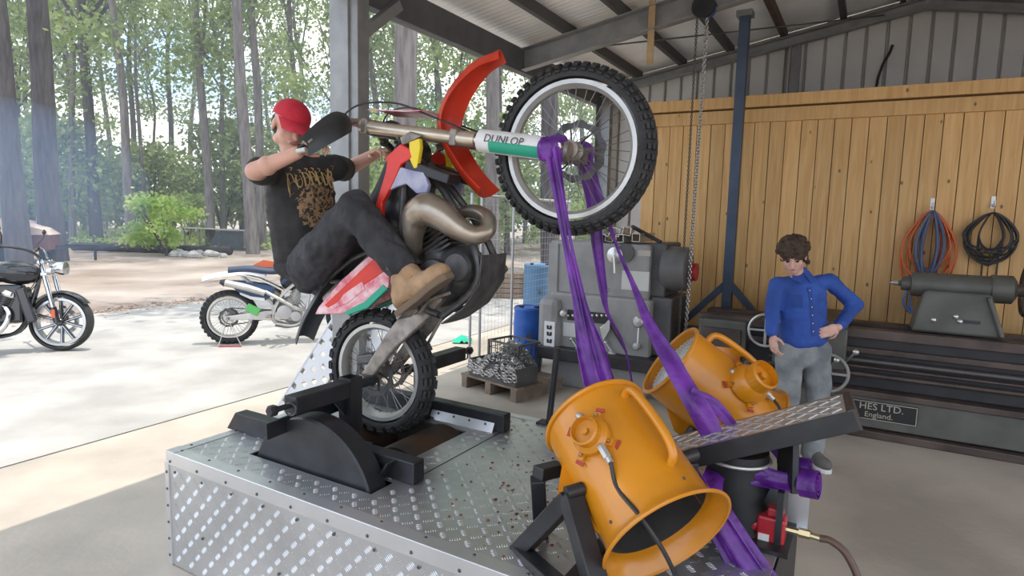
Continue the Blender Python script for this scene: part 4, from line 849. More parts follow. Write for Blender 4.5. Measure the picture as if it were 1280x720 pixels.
# boots
bootm = mat('tan_leather', (0.30, 0.17, 0.085), 0.75, c2=(0.42, 0.27, 0.15), scale=9, var=0.15, bump=0.2, bscale=50); solem = mat('boot_sole', (0.16, 0.11, 0.07), 0.9); lacem = mat('orange_lace', (0.55, 0.20, 0.03), 0.8)
bup = BMX.to_3x3() @ V((-0.05, 0, 1))
for sgn, ank, kn in ((-1, rank, rkn), (1, lank, lkn)):
    he = BMX @ V((0.455, sgn*0.205, 0.035)); to = BMX @ V((0.785, sgn*0.265, -0.045)); shaft = ank+(kn-ank).normalized()*0.05
    bm_ = MB(); boot_prims(bm_, he, to, ank, shaft, 0.062, bup); bo = organic(bm_, 'boot', bootm, rider, 0.007, 4, disp=(0.004, 22)); sole(bo, he, to, 0.060, bup, solem)
    d = (to-he).normalized(); sd = d.cross(bup).normalized(); m = MB()
    for k in range(5):
        c = ank.lerp(he+d*0.20+bup*0.095, k/4.5)+bup*0.012+d*0.042*(1-k/6); m.tube([c-sd*0.04-bup*0.02, c+bup*0.014+d*0.01, c+sd*0.04-bup*0.02], 0.005, 6, 3)
    m.build('laces', lacem, bo, world=True)

# ------------------------------------------------------------------ standing onlooker
BD = 4.22
def Q(px, py, dd=0.0): return PD(px, py, BD+dd)
base = PZ(1000, 580, 0); boy = thing('person', 'young person in blue shirt and faded jeans standing hand on hip by the lathe', 'person', MX.Translation(base))
bpel = Q(1004, 432); bchest = Q(1004, 372); bneck = Q(999, 342); bhead = Q(992, 321, -0.05)
brs = Q(972, 352, 0.02); bls = Q(1037, 349, 0.03); bre = Q(965, 388, -0.02); brw = Q(966, 419, -0.06); ble = Q(1069, 381, 0.06); blw = Q(1048, 409, -0.09)
brh = Q(987, 436); blh = Q(1021, 436); brk = Q(984, 506, -0.04); blk = Q(1023, 506, -0.03); bra = PZ(985, 584, 0)+V((0, 0.05, 0.085)); bla = PZ(1016, 582, 0)+V((0, 0.03, 0.085))
bup_ = (bneck-bpel).normalized(); bright = (brs-bls).normalized(); bfw = bup_.cross(bright).normalized()
bb = MB(); P2, R2 = head_prims(bb, bhead, V((-0.42, -0.80, -0.36)), V((-0.15, -0.1, 1)), 0.96)
limb(bb, [bneck-bup_*0.05, bhead-bup_*0.04+V((0, 0.02, 0))], [0.052, 0.047]); limb(bb, [bchest, bneck-bup_*0.03], [0.09, 0.06])
for a, e, w_ in ((brs, bre, brw), (bls, ble, blw)): limb(bb, [bchest, a-bup_*0.02, e, w_], [0.05, 0.032, 0.032, 0.025])
hand(bb, brw, (0.02, -0.25, -1), (0.6, 0.2, 0), (0.2, -1, -0.2), (0.35, 0.7, 0.5), 0.92)
hand(bb, blw, Q(1026, 417, -0.11)-blw, (0.2, 0.9, 0), (0, 0.1, -1), (0.1, 0.45, 0.35), 0.92, thumb=(0.4, 0.7, 0.5))
organic(bb, 'body', skin2, boy, 0.0048, 4)
bh = mat('brown_hair', (0.055, 0.030, 0.018), 0.75, var=0.4, scale=40); face_bits(boy, P2, R2, 0.96, bh)
hm = MB(); rh_ = random.Random(5)
hm.ell(P2(0, -0.018, 0.050), (0.094, 0.108, 0.088), 16, 10, R2).ell(P2(0, -0.06, -0.01), (0.078, 0.06, 0.075), 14, 8, R2)
for i in range(130):
    a = rh_.uniform(0, 2*PI); e = rh_.uniform(-0.15, 1.4); x, y, z_ = math.cos(a)*math.cos(e), math.sin(a)*math.cos(e), math.sin(e)
    if y > 0.35 and z_ < 0.32: continue
    hm.ell(P2(x*0.098, -0.018+y*0.112, 0.040+z_*0.094), rh_.uniform(0.014, 0.024), 8, 6)
for i in range(40):
    hm.ell(P2(rh_.uniform(-0.085, 0.085), rh_.uniform(-0.11, -0.02), rh_.uniform(-0.09, 0.03)), rh_.uniform(0.012, 0.02), 8, 6)
organic(hm, 'hair', bh, boy, 0.005, 1, disp=(0.003, 70))
blue = mat('blue_cotton', (0.025, 0.075, 0.32), 0.8, var=0.18, scale=7, bump=0.5, bscale=14)
sm_ = MB(); torso(sm_, [(bpel+bup_*0.045, 0.160, 0.122), (bpel.lerp(bchest, 0.5), 0.158, 0.114), (bchest, 0.160, 0.112), (bchest.lerp(bneck, 0.6), 0.125, 0.085)], bright)
for a, e, w_ in ((brs, bre, brw), (bls, ble, blw)): limb(sm_, [bchest.lerp(bneck, 0.45), a-bup_*0.015], [0.075, 0.052]); limb(sm_, [a-bup_*0.015, e, e.lerp(w_, 0.86)], [0.055, 0.052, 0.042])
limb(sm_, [bchest.lerp(bneck, 0.6), bneck], [0.08, 0.058]); shirt2 = organic(sm_, 'shirt', blue, boy, 0.010, 5, disp=(0.008, 10))
for s in (-1, 1):
    MB().prism([bneck+bfw*0.055+bup_*0.01, bneck+bright*s*0.055+bfw*0.02+bup_*0.022, bneck+bright*s*0.075+bfw*0.055-bup_*0.03, bneck+bright*s*0.03+bfw*0.085-bup_*0.055], bfw*0.006).build('collar', blue, shirt2, 0, world=True)
bv = bvh(shirt2); inv = wm(shirt2).inverted()
def onshirt(p, lift=0.002):
    h = bv.ray_cast(inv @ (p+bfw*0.6), (inv.to_3x3() @ -bfw).normalized(), 2.0); return h[0]+h[1]*lift if h[0] else inv @ (p+bfw*0.11)
blue_d = mat('blue_cotton_seam', (0.018, 0.055, 0.24), 0.8)
MB().sheet([[onshirt(bchest+bright*x+bup_*(0.08-0.025*j), 0.0015) for x in (-0.013, 0.013)] for j in range(14)], 0.003).build('button_placket', blue_d, shirt2, 60)
m = MB(); 
for j in range(6): m.ell(onshirt(bchest+bup_*(0.06-0.055*j), 0.004), 0.004, 8, 5)
m.build('buttons', whitep, shirt2)
MB().sheet([[onshirt(bchest+bright*(0.055+x)+bup_*(0.035-z_), 0.0025) for x in (0, 0.02, 0.04, 0.06)] for z_ in (0, 0.03, 0.06, 0.085)], 0.003).build('chest_pocket', blue_d, shirt2, 60)
jeans = mat('faded_denim', (0.20, 0.22, 0.23), 0.9, c2=(0.30, 0.31, 0.31), scale=6, var=0.3, bump=0.6, bscale=14)
pm = MB(); torso(pm, [(bpel-bup_*0.08, 0.142, 0.107), (bpel+bup_*0.03, 0.136, 0.100)], bright)
for a, k_, e in ((brh, brk, bra), (blh, blk, bla)): limb(pm, [a, a.lerp(k_, 0.5), k_, k_.lerp(e, 0.5), e+V((0, 0, 0.0))], [0.092, 0.088, 0.076, 0.074, 0.074])
organic(pm, 'trousers', jeans, boy, 0.010, 5, disp=(0.008, 12))
shoem = mat('grey_shoe', (0.13, 0.12, 0.11), 0.8)
for an, dr in ((bra, V((-0.35, -1, 0))), (bla, V((0.15, -1, 0)))):
    g0 = V((an.x, an.y, 0.015)); d = dr.normalized(); he = g0-d*0.07; to = g0+d*0.185; bm_ = MB(); boot_prims(bm_, he, to, an+V((0, 0, -0.005)), an+V((0, 0, 0.04)), 0.044, Z)
    bo = organic(bm_, 'shoe', shoem, boy, 0.007, 3); sole(bo, he, to, 0.045, Z, whitep)
# ================================================================== FANS, STRAPS, TILTED PLATE
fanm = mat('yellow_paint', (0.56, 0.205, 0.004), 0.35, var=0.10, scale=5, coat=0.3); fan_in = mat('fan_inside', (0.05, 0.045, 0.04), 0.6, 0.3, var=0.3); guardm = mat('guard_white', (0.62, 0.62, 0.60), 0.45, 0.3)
brass = mat('brass', (0.50, 0.40, 0.22), 0.3, 0.9); decal = mat('red_decal', (0.35, 0.03, 0.02), 0.6)
def fan(name, label, c, axis, Rr, L, boss_phi, boss_z, handle_phi, pphi, near, bk=1.0):
    z_ = V(axis).normalized(); y_ = V((0, -1, 0.12)); y_ = (y_-z_*y_.dot(z_)).normalized(); x_ = y_.cross(z_)
    mx = MX((x_, y_, z_)).transposed().to_4x4(); mx.translation = V(c); t = thing(name, label, 'fan', mx); h = L/2
    MB().lathe([(Rr, -h), (Rr, h*0.78), (Rr*1.04, h*0.9), (Rr*1.16, h), (Rr*1.16-0.004, h+0.002), (Rr*1.03, h*0.9), (Rr-0.006, h*0.78), (Rr-0.006, -h)], (0, 0, 0), (0, 0, 1), 56, closed=True).build('shell', fanm, t)
    MB().lathe([(Rr-0.0065, -h+0.004), (Rr-0.0065, h*0.72), (Rr-0.009, h*0.72), (Rr-0.009, -h+0.004)], (0, 0, 0), (0, 0, 1), 56, closed=True).build('inner_face', fan_in if near else fanm, t)  # shade inside the near fan is painted on as a dark inner colour
    MB().ring((0, 0, -h), (0, 0, 1), Rr+0.002, 0.009, 56, 8).build('inlet_rim', fanm, t)
    MB().ring((0, 0, h), (0, 0, 1), Rr*1.16, 0.006, 56, 8).build('outlet_rim', fanm, t)
    # guard grille at the inlet, motor and blades
    m = MB()
    for k in range(7): m.ring((0, 0, -h+0.03), (0, 0, 1), Rr*(0.22+0.125*k), 0.0022, 40, 5)
    for k in range(40): a = 2*PI*k/40; m.cyl((math.cos(a)*Rr*0.2, math.sin(a)*Rr*0.2, -h+0.03), (math.cos(a)*(Rr-0.006), math.sin(a)*(Rr-0.006), -h+0.03), 0.0020, n=5)
    m.cyl((0, 0, -h+0.026), (0, 0, -h+0.034), Rr*0.22, n=24); stuff(m.build('guard_grille', guardm, t))
    MB().lathe([(0, -0.08), (0.05, -0.08), (0.06, -0.06), (0.06, 0.08), (0.045, 0.10), (0, 0.10)], (0, 0, 0), (0, 0, 1), 24).build('motor_hub', fan_in, t)
    for k in range(6):
        a = 2*PI*k/6; rows = []
        for q in (0.055, 0.10, 0.14, Rr-0.014):
            r_ = []
            for s in (-1, -0.3, 0.4, 1): b_ = a+s*0.32; r_.append(V((math.cos(b_)*q, math.sin(b_)*q, -0.05+0.045*s*(1.2-q*2.5))))
            rows.append(r_)
        MB().sheet(rows, 0.004).build('blade', fan_in, t, 60)
    # air motor boss with bolts
    e = V((math.cos(boss_phi), math.sin(boss_phi), 0)); tg = V((-e.y, e.x, 0)); p = e*(Rr-0.004)+V((0, 0, boss_z))
    bs = MB().lathe([(r_*bk, h_*bk*bk) for r_, h_ in ((0, 0), (0.062, 0), (0.060, 0.02), (0.046, 0.034), (0.046, 0.062), (0.040, 0.066), (0.037, 0.047), (0.012, 0.047), (0.010, 0.058), (0, 0.058))], p, e, 32).build('air_motor', fanm, t)
    for an in (0.5, 2.2, 3.9, 5.4):
        d = (tg*math.cos(an)+V((0, 0, math.sin(an)))); q = p+d*0.066*bk+e*0.004; MB().box(q, (0.022, 0.022, 0.012), MX((e.cross(d), d, e)).transposed()).cyl(q, q+e*0.014, 0.0065, n=8).build('mount_lug', fanm, bs, 0); MB().ring(q+e*0.013, e, 0.005, 0.0018, 10, 5).build('lug_bolt', bolt_m, bs)
        MB().box(q+d*0.022-e*0.006, (0.03, 0.012, 0.002), MX((e.cross(d), d, e)).transposed()).build('red_mark', decal, bs, 0)
    f0 = p+V((0, 0, 0.055))+e*0.022+tg*-0.012; f1 = f0+V((0, 0, 0.045)); MB().cyl(f0, f1, 0.013, n=6).cyl(f1, f1+V((0, 0, 0.018)), 0.010, n=10).build('hose_fitting', rimm, bs)
    p2 = p-V((0, 0, 0.075))+e*0.012; MB().cyl(p2, p2+V((0, 0, 0.03)), 0.011, n=8).ell(p2-V((0, 0, 0.006)), 0.013, 10, 6).build('exhaust_plug', rimm, bs)
    # bent flat handle
    e2 = V((math.cos(handle_phi), math.sin(handle_phi), 0)); pts = [e2*(Rr-0.005)+V((0, 0, -h*0.72)), e2*(Rr+0.035)+V((0, 0, -h*0.68)), e2*(Rr+0.05)+V((0, 0, -h*0.4)), e2*(Rr+0.05)+V((0, 0, h*0.15)), e2*(Rr+0.03)+V((0, 0, h*0.42)), e2*(Rr-0.005)+V((0, 0, h*0.48))]
    MB().tube(pts, 0.014, 12, 4).build('carry_handle', fanm, t)
    # pivot ears on the side
    for s in (-1, 1):
        ex_ = V((math.cos(pphi), math.sin(pphi), 0))*-s; tn = V((-ex_.y, ex_.x, 0)); rows = [ex_*(Rr-0.01)-tn*0.02*s+V((0, 0, -0.13)), ex_*(Rr+0.06)-tn*0.02*s+V((0, 0, -0.02)), ex_*(Rr+0.055)-tn*0.02*s+V((0, 0, 0.05)), ex_*(Rr-0.01)-tn*0.02*s+V((0, 0, 0.16))]
        MB().prism(rows, tn*0.006).build('pivot_ear', fanm, t, 0)
        MB().cyl(ex_*(Rr+0.0)+tn*0.03*s+V((0, 0, 0.02)), ex_*(Rr+0.055)+tn*0.03*s+V((0, 0, 0.02)), 0.021, n=16).build('pivot_knob', blackp, t)
    for k in range(5): a = boss_phi+0.5+k*1.2; d = V((math.cos(a), math.sin(a), 0)); MB().ell(d*(Rr+0.001)+V((0, 0, h*0.72)), 0.005, 8, 5).build('rivet', bolt_m, t)
    return t, mx, mx @ (f1+V((0, 0, 0.018)))
def img_axis(p, dx, dy, s):
    t = (CAM-p).normalized(); r = (_r-t*_r.dot(t)).normalized(); d = (_d-t*_d.dot(t)-r*_d.dot(r)).normalized(); q = math.hypot(dx, dy)
    return (r*dx/q+d*dy/q)*math.sqrt(1-s*s)+t*s
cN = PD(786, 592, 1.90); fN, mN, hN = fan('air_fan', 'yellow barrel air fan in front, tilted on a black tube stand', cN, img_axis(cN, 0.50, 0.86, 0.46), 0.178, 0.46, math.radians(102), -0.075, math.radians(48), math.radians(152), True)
cF = PD(890, 492, 2.62); fF, mF, hF = fan('air_fan', 'yellow barrel air fan with white guard behind the tilted checker plate', cF, img_axis(cF, 0.76, 0.65, -0.33), 0.168, 0.46, math.radians(50), 0.045, math.radians(12), math.radians(180), False, 1.35)
# stand of the near fan: bent square tube
def dz(p): return V((p.x, p.y, DT))
_pe = V((math.cos(2.653), math.sin(2.653), 0)); piv = mN @ (_pe*0.215+V((0, 0, 0.02))); piv2 = mN @ (_pe*-0.215+V((0, 0, 0.02)))
bend = PD(648, 690, 1.97); fA = PZ(705, 742, DT+0.03); fB = PZ(752, 755, DT+0.03)
cs = MB().bar(piv, bend, 0.055, 0.055).bar(bend, fA, 0.055, 0.055)
cs.build('stand_leg', black_st, fN, 0, world=True, bev=0.004); MB().bar(piv+V((0.0, 0, 0.01)), fB, 0.062, 0.055).build('stand_leg', black_st, fN, 0, world=True, bev=0.004)
MB().bar(dz(fA)+Z*0.027, dz(fA)+DV*0.40+Z*0.027, 0.05, 0.05).bar(dz(fB)+Z*0.027, dz(fA)+DV*0.2+Z*0.027, 0.05, 0.05).build('stand_base', black_st, fN, 0, world=True, bev=0.004)
MB().bar(dz(piv2)+Z*0.0, piv2, 0.05, 0.05).build('stand_leg', black_st, fN, 0, world=True, bev=0.004)
MB().bar(PD(672, 592, 2.02), PD(700, 585, 2.10), 0.05, 0.045).bar(PD(672, 598, 2.02), dz(PD(678, 620, 2.05)), 0.05, 0.05).build('stand_bracket', black_st, fN, 0, world=True, bev=0.004)
tag(MB().tube([hN, hN+V((0.015, -0.035, -0.06)), PD(800, 645, 1.62), PD(830, 690, 1.60), PD(850, 735, 1.64), PD(872, 800, 1.9)], 0.0065, 8, 5).build('air_hose', blackp), 'thin black air hose hanging from the front yellow fan', 'hose')
tag(MB().tube([hF, hF+V((0.02, -0.03, -0.04)), hF+V((0.03, 0.0, -0.12)), hF+V((0.05, 0.02, -0.28))], 0.006, 8, 5).build('air_hose', blackp), 'short black air hose on the rear yellow fan', 'hose')
# rear fan stand
pv = mF @ V((-0.215, 0.005, 0.02)); pw = mF @ V((0.215, 0.005, 0.02))
for q in (pv, pw): MB().bar(q, dz(q)+Z*0.0, 0.045, 0.045).box(dz(q)+Z*0.02, (0.05, 0.34, 0.04), MX((DU, DV, Z)).transposed()).build('stand_leg', black_st, fF, 0, world=True, bev=0.004)
# tilted checker plate on its pedestal
a_ = PD(866, 560, 2.10); b_ = PD(1066, 512, 1.90); c_ = PP(1063, 487, b_, V((0, 0, 1))); wv = (c_-b_); ln = (b_-a_).normalized(); wv = (wv-ln*wv.dot(ln)).normalized()*0.235; nr = ln.cross(wv).normalized(); L = (b_-a_).length
if nr.z < 0: nr = -nr
wy = nr.cross(ln).normalized()
pmx = MX((ln, wy, nr)).transposed().to_4x4(); pmx.translation = a_
tp = thing('tilted_plate', 'tilted checker plate step with black steel edges at right', 'plate', pmx)
MB().box((L/2-0.12, 0.1175, -0.004), (L+0.20, 0.235, 0.006)).build('tread_plate', alu, tp, 0)
m = MB(); treads(m, -0.20, L-0.03, 0.012, 0.225, lambda p, q, r_: V((p, q, -0.001+r_*1.3)), (), 0.036); stuff(m.build('plate_treads', alu, tp, 0))
MB().box((L/2-0.11, -0.004, -0.034), (L+0.22, 0.008, 0.066)).build('edge_rail', black_st, tp, 0, bev=0.002); MB().box((L/2-0.11, 0.239, -0.034), (L+0.22, 0.008, 0.066)).build('edge_rail', black_st, tp, 0, bev=0.002)
MB().box((L-0.006, 0.1175, -0.032), (0.024, 0.25, 0.07)).build('end_rail', mat('brown_black', (0.06, 0.045, 0.04), 0.6, 0.3), tp, 0, bev=0.002)
MB().box((L/2-0.1, 0.1175, -0.05), (L, 0.06, 0.04)).build('under_brace', black_st, tp, 0)
pb = PD(925, 640, 2.08); pb = V((pb.x, pb.y, DT))
tp_c = pmx @ V((0.12, 0.12, -0.07))
pd_ = MB().lathe([(0, 0), (0.11, 0), (0.115, 0.02), (0.10, 0.05), (0.115, 0.09), (0.10, 0.13), (0.115, 0.17), (0.10, 0.21), (0.11, 0.25), (0.105, tp_c.z-DT), (0, tp_c.z-DT)], dz(tp_c), (0, 0, 1), 36).build('lift_bellows', mat('bellows_rubber', (0.012, 0.012, 0.013), 0.6), tp, 50, world=True)
MB().ring(V((tp_c.x, tp_c.y, tp_c.z-0.03)), (0, 0, 1), 0.112, 0.006, 36, 8).build('bellows_rim', rimm, tp, world=True)
MB().box(dz(tp_c)+Z*0.10+DU*0.16, (0.02, 0.16, 0.20), MX((DU, DV, Z)).transposed()).box(dz(tp_c)+Z*0.008, (0.40, 0.26, 0.016), MX((DU, DV, Z)).transposed()).build('pedestal_plate', black_st, tp, 0, world=True)
MB().bar(pmx @ V((0.30, 0.12, -0.06)), dz(tp_c)+DU*0.17+Z*0.19, 0.12, 0.02).build('pedestal_gusset', black_st, tp, 0, world=True)

# ------------------------------------------------------------------ purple straps
pur = mat('purple_webbing', (0.075, 0.008, 0.17), 0.45, c2=(0.17, 0.03, 0.31), scale=9, var=0.25, bump=0.3, bscale=30)
def ribbon(m, pts, wid, fold=0.25, nf=2.0, ph=0.0, view=None, th=0.004, n=11):
    P = catmull(pts, 7); k = len(P); Wd = lerpl(wid, k); rows = []
    for i, p in enumerate(P):
        a = (P[min(i+1, k-1)]-P[max(i-1, 0)]).normalized(); vw = (CAM-p).normalized() if view is None else V(view); x = a.cross(vw).normalized(); nn = x.cross(a).normalized()
        tw = 0.35*math.sin(i*0.22+ph); x2 = x*math.cos(tw)+nn*math.sin(tw); n2 = nn*math.cos(tw)-x*math.sin(tw)
        rows.append([p+x2*Wd[i]*(j/(n-1)-0.5)+n2*Wd[i]*fold*math.sin(j/(n-1)*2*PI*nf+ph+i*0.10) for j in range(n)])
    return m.sheet(rows, th)
axN = BMX @ V((1.475, -0.165, 0.0)); axF = BMX @ V((1.475, 0.15, 0.0)); fk = BMX @ V((1.42, -0.12, 0.065))
st = thing('tie_strap', 'purple webbing strap from the near front fork down to the platform', 'strap', MX.Translation(axN))
m = MB()
for k in range(4):
    q = BMX @ V((1.470-0.014*k, -0.112, 0.0+0.018*k)); m.ell(q, (0.058-0.004*(k % 2), 0.060, 0.024), 14, 8, (BMX.to_3x3() @ MX.Rotation(-0.6+0.12*(k % 3), 3, 'Y')))
m.ell(BMX @ V((1.44, -0.16, 0.02)), (0.04, 0.03, 0.045))
organic(m, 'strap_wrap', pur, st, 0.006, 1, disp=(0.007, 26))
m = MB(); top = BMX @ V((1.455, -0.165, 0.02)); ptsA = [top, PD(697, 245, 2.50), PD(708, 310, 2.46), PD(722, 375, 2.42), PD(738, 435, 2.37), PD(752, 488, 2.33), PD(768, 545, 2.28), PZ(790, 602, DT+0.01)]
ribbon(m, ptsA, [0.050, 0.032, 0.022, 0.045, 0.105, 0.135, 0.12, 0.08], 0.10, 1.5, 0.3); m.build('strap_tail', pur, st, 60, world=True)
m = MB(); ribbon(m, [p+V((0.02, -0.02, 0)) for p in ptsA], [0.030, 0.014, 0.010, 0.025, 0.06, 0.06, 0.05, 0.05], 0.15, 1.5, 2.0); m.build('strap_tail', pur, st, 60, world=True)
st = thing('tie_strap', 'dark purple strap hanging from the far side of the front axle', 'strap', MX.Translation(axF)); m = MB()
ribbon(m, [axF, PD(741, 250, 2.86), PD(747, 310, 2.86), PD(753, 355, 2.88), PD(760, 392, 2.9), PD(783, 442, 2.95), PZ(800, 548, DT+0.01)], [0.075, 0.062, 0.055, 0.040, 0.016, 0.008, 0.008], 0.10, 1.5, 1.0); m.build('strap_tail', pur, st, 60, world=True)
m = MB(); m.ring(axF-BY*0.02, BY, 0.045, 0.014, 18, 6); m.build('strap_wrap', pur, st, world=True)
st = thing('tie_strap', 'purple strap stretched across the rear yellow fan under the tilted plate', 'strap', MX.Translation(axF+V((0, 0, -0.05)))); m = MB()
ptsC = [axF+V((0.02, -0.02, -0.03)), PD(770, 305, 2.72), PD(790, 352, 2.62), PD(812, 405, 2.48), PD(838, 450, 2.36), PD(862, 492, 2.27), PD(884, 530, 2.22), PD(896, 575, 2.16), PD(890, 615, 2.02), PD(915, 668, 1.93), PD(955, 730, 1.88)]
ribbon(m, ptsC, [0.04, 0.012, 0.020, 0.045, 0.070, 0.08, 0.085, 0.07, 0.07, 0.09, 0.10], 0.07, 1.0, 0.5); m.build('strap_tail', pur, st, 60, world=True)
m = MB(); ribbon(m, [PD(862, 492, 2.262), PD(890, 505, 2.262), PD(912, 528, 2.24), PD(930, 560, 2.22)], [0.05, 0.05, 0.04, 0.035], 0.08, 1.0, 0.2); m.build('strap_tail', pur, st, 60, world=True)
m = MB(); ribbon(m, [PD(850, 570, 1.98), PD(872, 612, 1.95), PD(905, 668, 1.92), PD(945, 735, 1.86)], [0.05, 0.07, 0.09, 0.10], 0.12, 1.5, 1.4); m.build('strap_tail', pur, st, 60, world=True)
st = thing('strap_roll', 'loose purple strap end rolled up at the right end of the platform', 'strap', MX.Translation(PD(1000, 600, 2.1))); m = MB()
ribbon(m, [PD(955, 545, 2.22), PD(975, 565, 2.16), PD(990, 588, 2.1), PD(975, 600, 2.06), PD(940, 595, 2.05)], [0.05, 0.05, 0.05, 0.06, 0.06], 0.12, 1.0, 0.6); ribbon(m, [PD(945, 590, 2.06), PD(980, 602, 2.04), PD(1012, 606, 2.02)], [0.05, 0.06, 0.07], 0.1, 1.0, 0.2); m.build('strap_tail', pur, st, 60, world=True)
rc = PD(1012, 606, 2.02); ax_ = V((0.75, -0.6, 0.1)).normalized(); xx, yy, _ = basis(ax_); rows = []
for i in range(60):
    a = i*0.32; r_ = 0.010+0.00075*i; rows.append([rc+ax_*s+(xx*math.cos(a)+yy*math.sin(a))*r_ for s in (-0.028, 0, 0.028)])
MB().sheet(rows, 0.003).build('roll', pur, st, 60, world=True)
rc = PD(1003, 585, 2.08); rows = []
for i in range(40):
    a = i*0.32; r_ = 0.008+0.0008*i; rows.append([rc+ax_*s+(xx*math.cos(a)+yy*math.sin(a))*r_ for s in (-0.025, 0, 0.025)])
MB().sheet(rows, 0.003).build('roll', pur, st, 60, world=True)
# ------------------------------------------------------------------ red air valve and hose
rv = PD(964, 668, 2.05); rv = V((rv.x, rv.y, DT)); vm = MX.Translation(rv) @ MX((DU, DV, Z)).transposed().to_4x4()
val = thing('air_valve', 'red air regulator block with brass fitting on the platform end', 'valve', vm); redm = mat('red_metal', (0.42, 0.02, 0.03), 0.35, var=0.15, scale=12)
MB().box((0, 0, 0.05), (0.09, 0.07, 0.10)).build('body', redm, val, 0, bev=0.008); MB().lathe([(0, 0), (0.028, 0), (0.032, 0.01), (0.032, 0.05), (0.026, 0.06), (0, 0.06)], (-0.045, 0.0, 0.055), (-1, 0, 0), 20).build('dial', redm, val)
MB().ring((-0.075, 0, 0.055), (1, 0, 0), 0.032, 0.006, 24, 8).build('dial_rim', redm, val); MB().box((-0.02, -0.036, 0.025), (0.035, 0.003, 0.03)).build('label_plate', whitep, val, 0)
MB().box((0.01, 0, 0.115), (0.05, 0.05, 0.03)).build('cap', redm, val, 0, bev=0.005)
MB().cyl((0.04, 0, 0.06), (0.085, 0, 0.06), 0.012, n=8).cyl((0.085, 0, 0.06), (0.12, 0, 0.06), 0.016, n=6).cyl((0.12, 0, 0.06), (0.15, 0, 0.058), 0.011, n=10).build('fitting', brass, val)
hp = vm @ V((0.15, 0, 0.058)); tag(MB().tube([hp, hp+V((0.03, -0.02, 0.0)), hp+V((0.07, -0.05, -0.035)), hp+V((0.10, -0.09, -0.13)), hp+V((0.09, -0.13, -0.28)), hp+V((0.03, -0.12, -0.55)), hp+V((0.10, -0.05, -0.592)), hp+V((0.4, 0.1, -0.592))], 0.012, 10, 5).build('supply_hose', mat('brown_rubber', (0.10, 0.055, 0.035), 0.5)), 'brown rubber hose looping down from the red air valve', 'hose')
bx = thing('valve_bracket', 'grey metal bracket beside the red valve on the platform end', 'bracket', vm @ MX.Translation((0.0, 0.16, 0)))
MB().box((0.02, 0, 0.09), (0.16, 0.006, 0.18)).build('plate', alu_trim, bx, 0); MB().box((0.02, -0.03, 0.004), (0.16, 0.06, 0.006)).build('foot', alu_trim, bx, 0)
# ================================================================== MACHINES ALONG THE BACK WALL
grey_m = mat('machine_grey', (0.27, 0.26, 0.25), 0.5, var=0.14, scale=4); grey_d = mat('machine_dark', (0.075, 0.072, 0.07), 0.55, var=0.2, scale=5); olive = mat('lathe_olive', (0.095, 0.092, 0.078), 0.5, 0.1, var=0.2, scale=5)
lathe_d = mat('lathe_brown', (0.085, 0.060, 0.050), 0.5, 0.3, var=0.35, scale=4); lathe_k = mat('lathe_black', (0.030, 0.027, 0.028), 0.5, 0.2, var=0.3, scale=5); steelb = mat('bright_steel', (0.55, 0.54, 0.52), 0.3, 0.8)
def pb_(m, x0, y0, x1, y1, v_, dep, z0=None):
    a = uvz(PW(x0, (y0+y1)/2, v_)); b = uvz(PW(x1, (y0+y1)/2, v_)); t = uvz(PW((x0+x1)/2, y0, v_)); o = uvz(PW((x0+x1)/2, y1, v_)); zb = o[2] if z0 is None else z0
    m.box(((a[0]+b[0])/2, v_+dep/2, (t[2]+zb)/2), (abs(b[0]-a[0]), dep, t[2]-zb)); return m
def pl(x, y, v_): return V(uvz(PW(x, y, v_)))
mc = thing('gear_machine', 'large grey vintage machine tool standing between fence and lathe', 'machine', SM(0, 0))
pb_(MB(), 690, 455, 806, 500, 2.20, 0.75, 0.0).build('plinth', grey_m, mc, 0, bev=0.02)
pb_(MB(), 671, 442, 818, 458, 2.05, 1.0).build('chip_tray', lathe_k, mc, 0, bev=0.01)
pb_(MB(), 686, 370, 812, 446, 2.18, 0.8).build('lower_housing', grey_m, mc, 0, bev=0.025)
pb_(MB(), 670, 372, 697, 446, 2.10, 0.7).build('end_housing', grey_m, mc, 0, bev=0.07)
pb_(MB(), 686, 303, 812, 372, 2.24, 0.6).build('upper_housing', grey_m, mc, 0, bev=0.03)
pb_(MB(), 685, 304, 697, 372, 2.22, 0.05).build('upper_cover', grey_m, mc, 0, bev=0.008)
pb_(MB(), 812, 304, 832, 372, 2.30, 0.5).build('gear_box', grey_d, mc, 0, bev=0.02)
pb_(MB(), 812, 372, 838, 446, 2.26, 0.55).build('side_column', grey_d, mc, 0, bev=0.02)
c = pl(849, 336, 2.42); MB().lathe([(0, -0.13), (0.18, -0.13), (0.20, -0.11), (0.20, 0.07), (0.19, 0.085), (0.12, 0.09), (0.1, 0.1), (0, 0.1)], c, (1, 0, 0), 40).build('belt_drum', mat('drum_grey', (0.13, 0.125, 0.12), 0.5, var=0.15), mc)
MB().lathe([(0, 0), (0.07, 0), (0.08, 0.01), (0.08, 0.05), (0, 0.05)], c+V((0.11, 0, -0.02)), (1, 0, 0), 24).build('drum_cap', redm, mc)
pb_(MB(), 777, 339, 811, 363, 2.235, 0.01).build('name_plate', mat('plate_cream', (0.55, 0.54, 0.50), 0.5), mc, 0)
pb_(MB(), 797, 313, 813, 320, 2.235, 0.01).build('name_plate', mat('plate_tan', (0.42, 0.38, 0.32), 0.5), mc, 0)
pb_(MB(), 704, 404, 725, 421, 2.17, 0.015).build('data_plate', mat('plate_cream', (0.5, 0.5, 0.5)), mc, 0)
pb_(MB(), 680, 402, 693, 433, 2.085, 0.015).build('warning_plate', whitep, mc, 0)
m = MB()
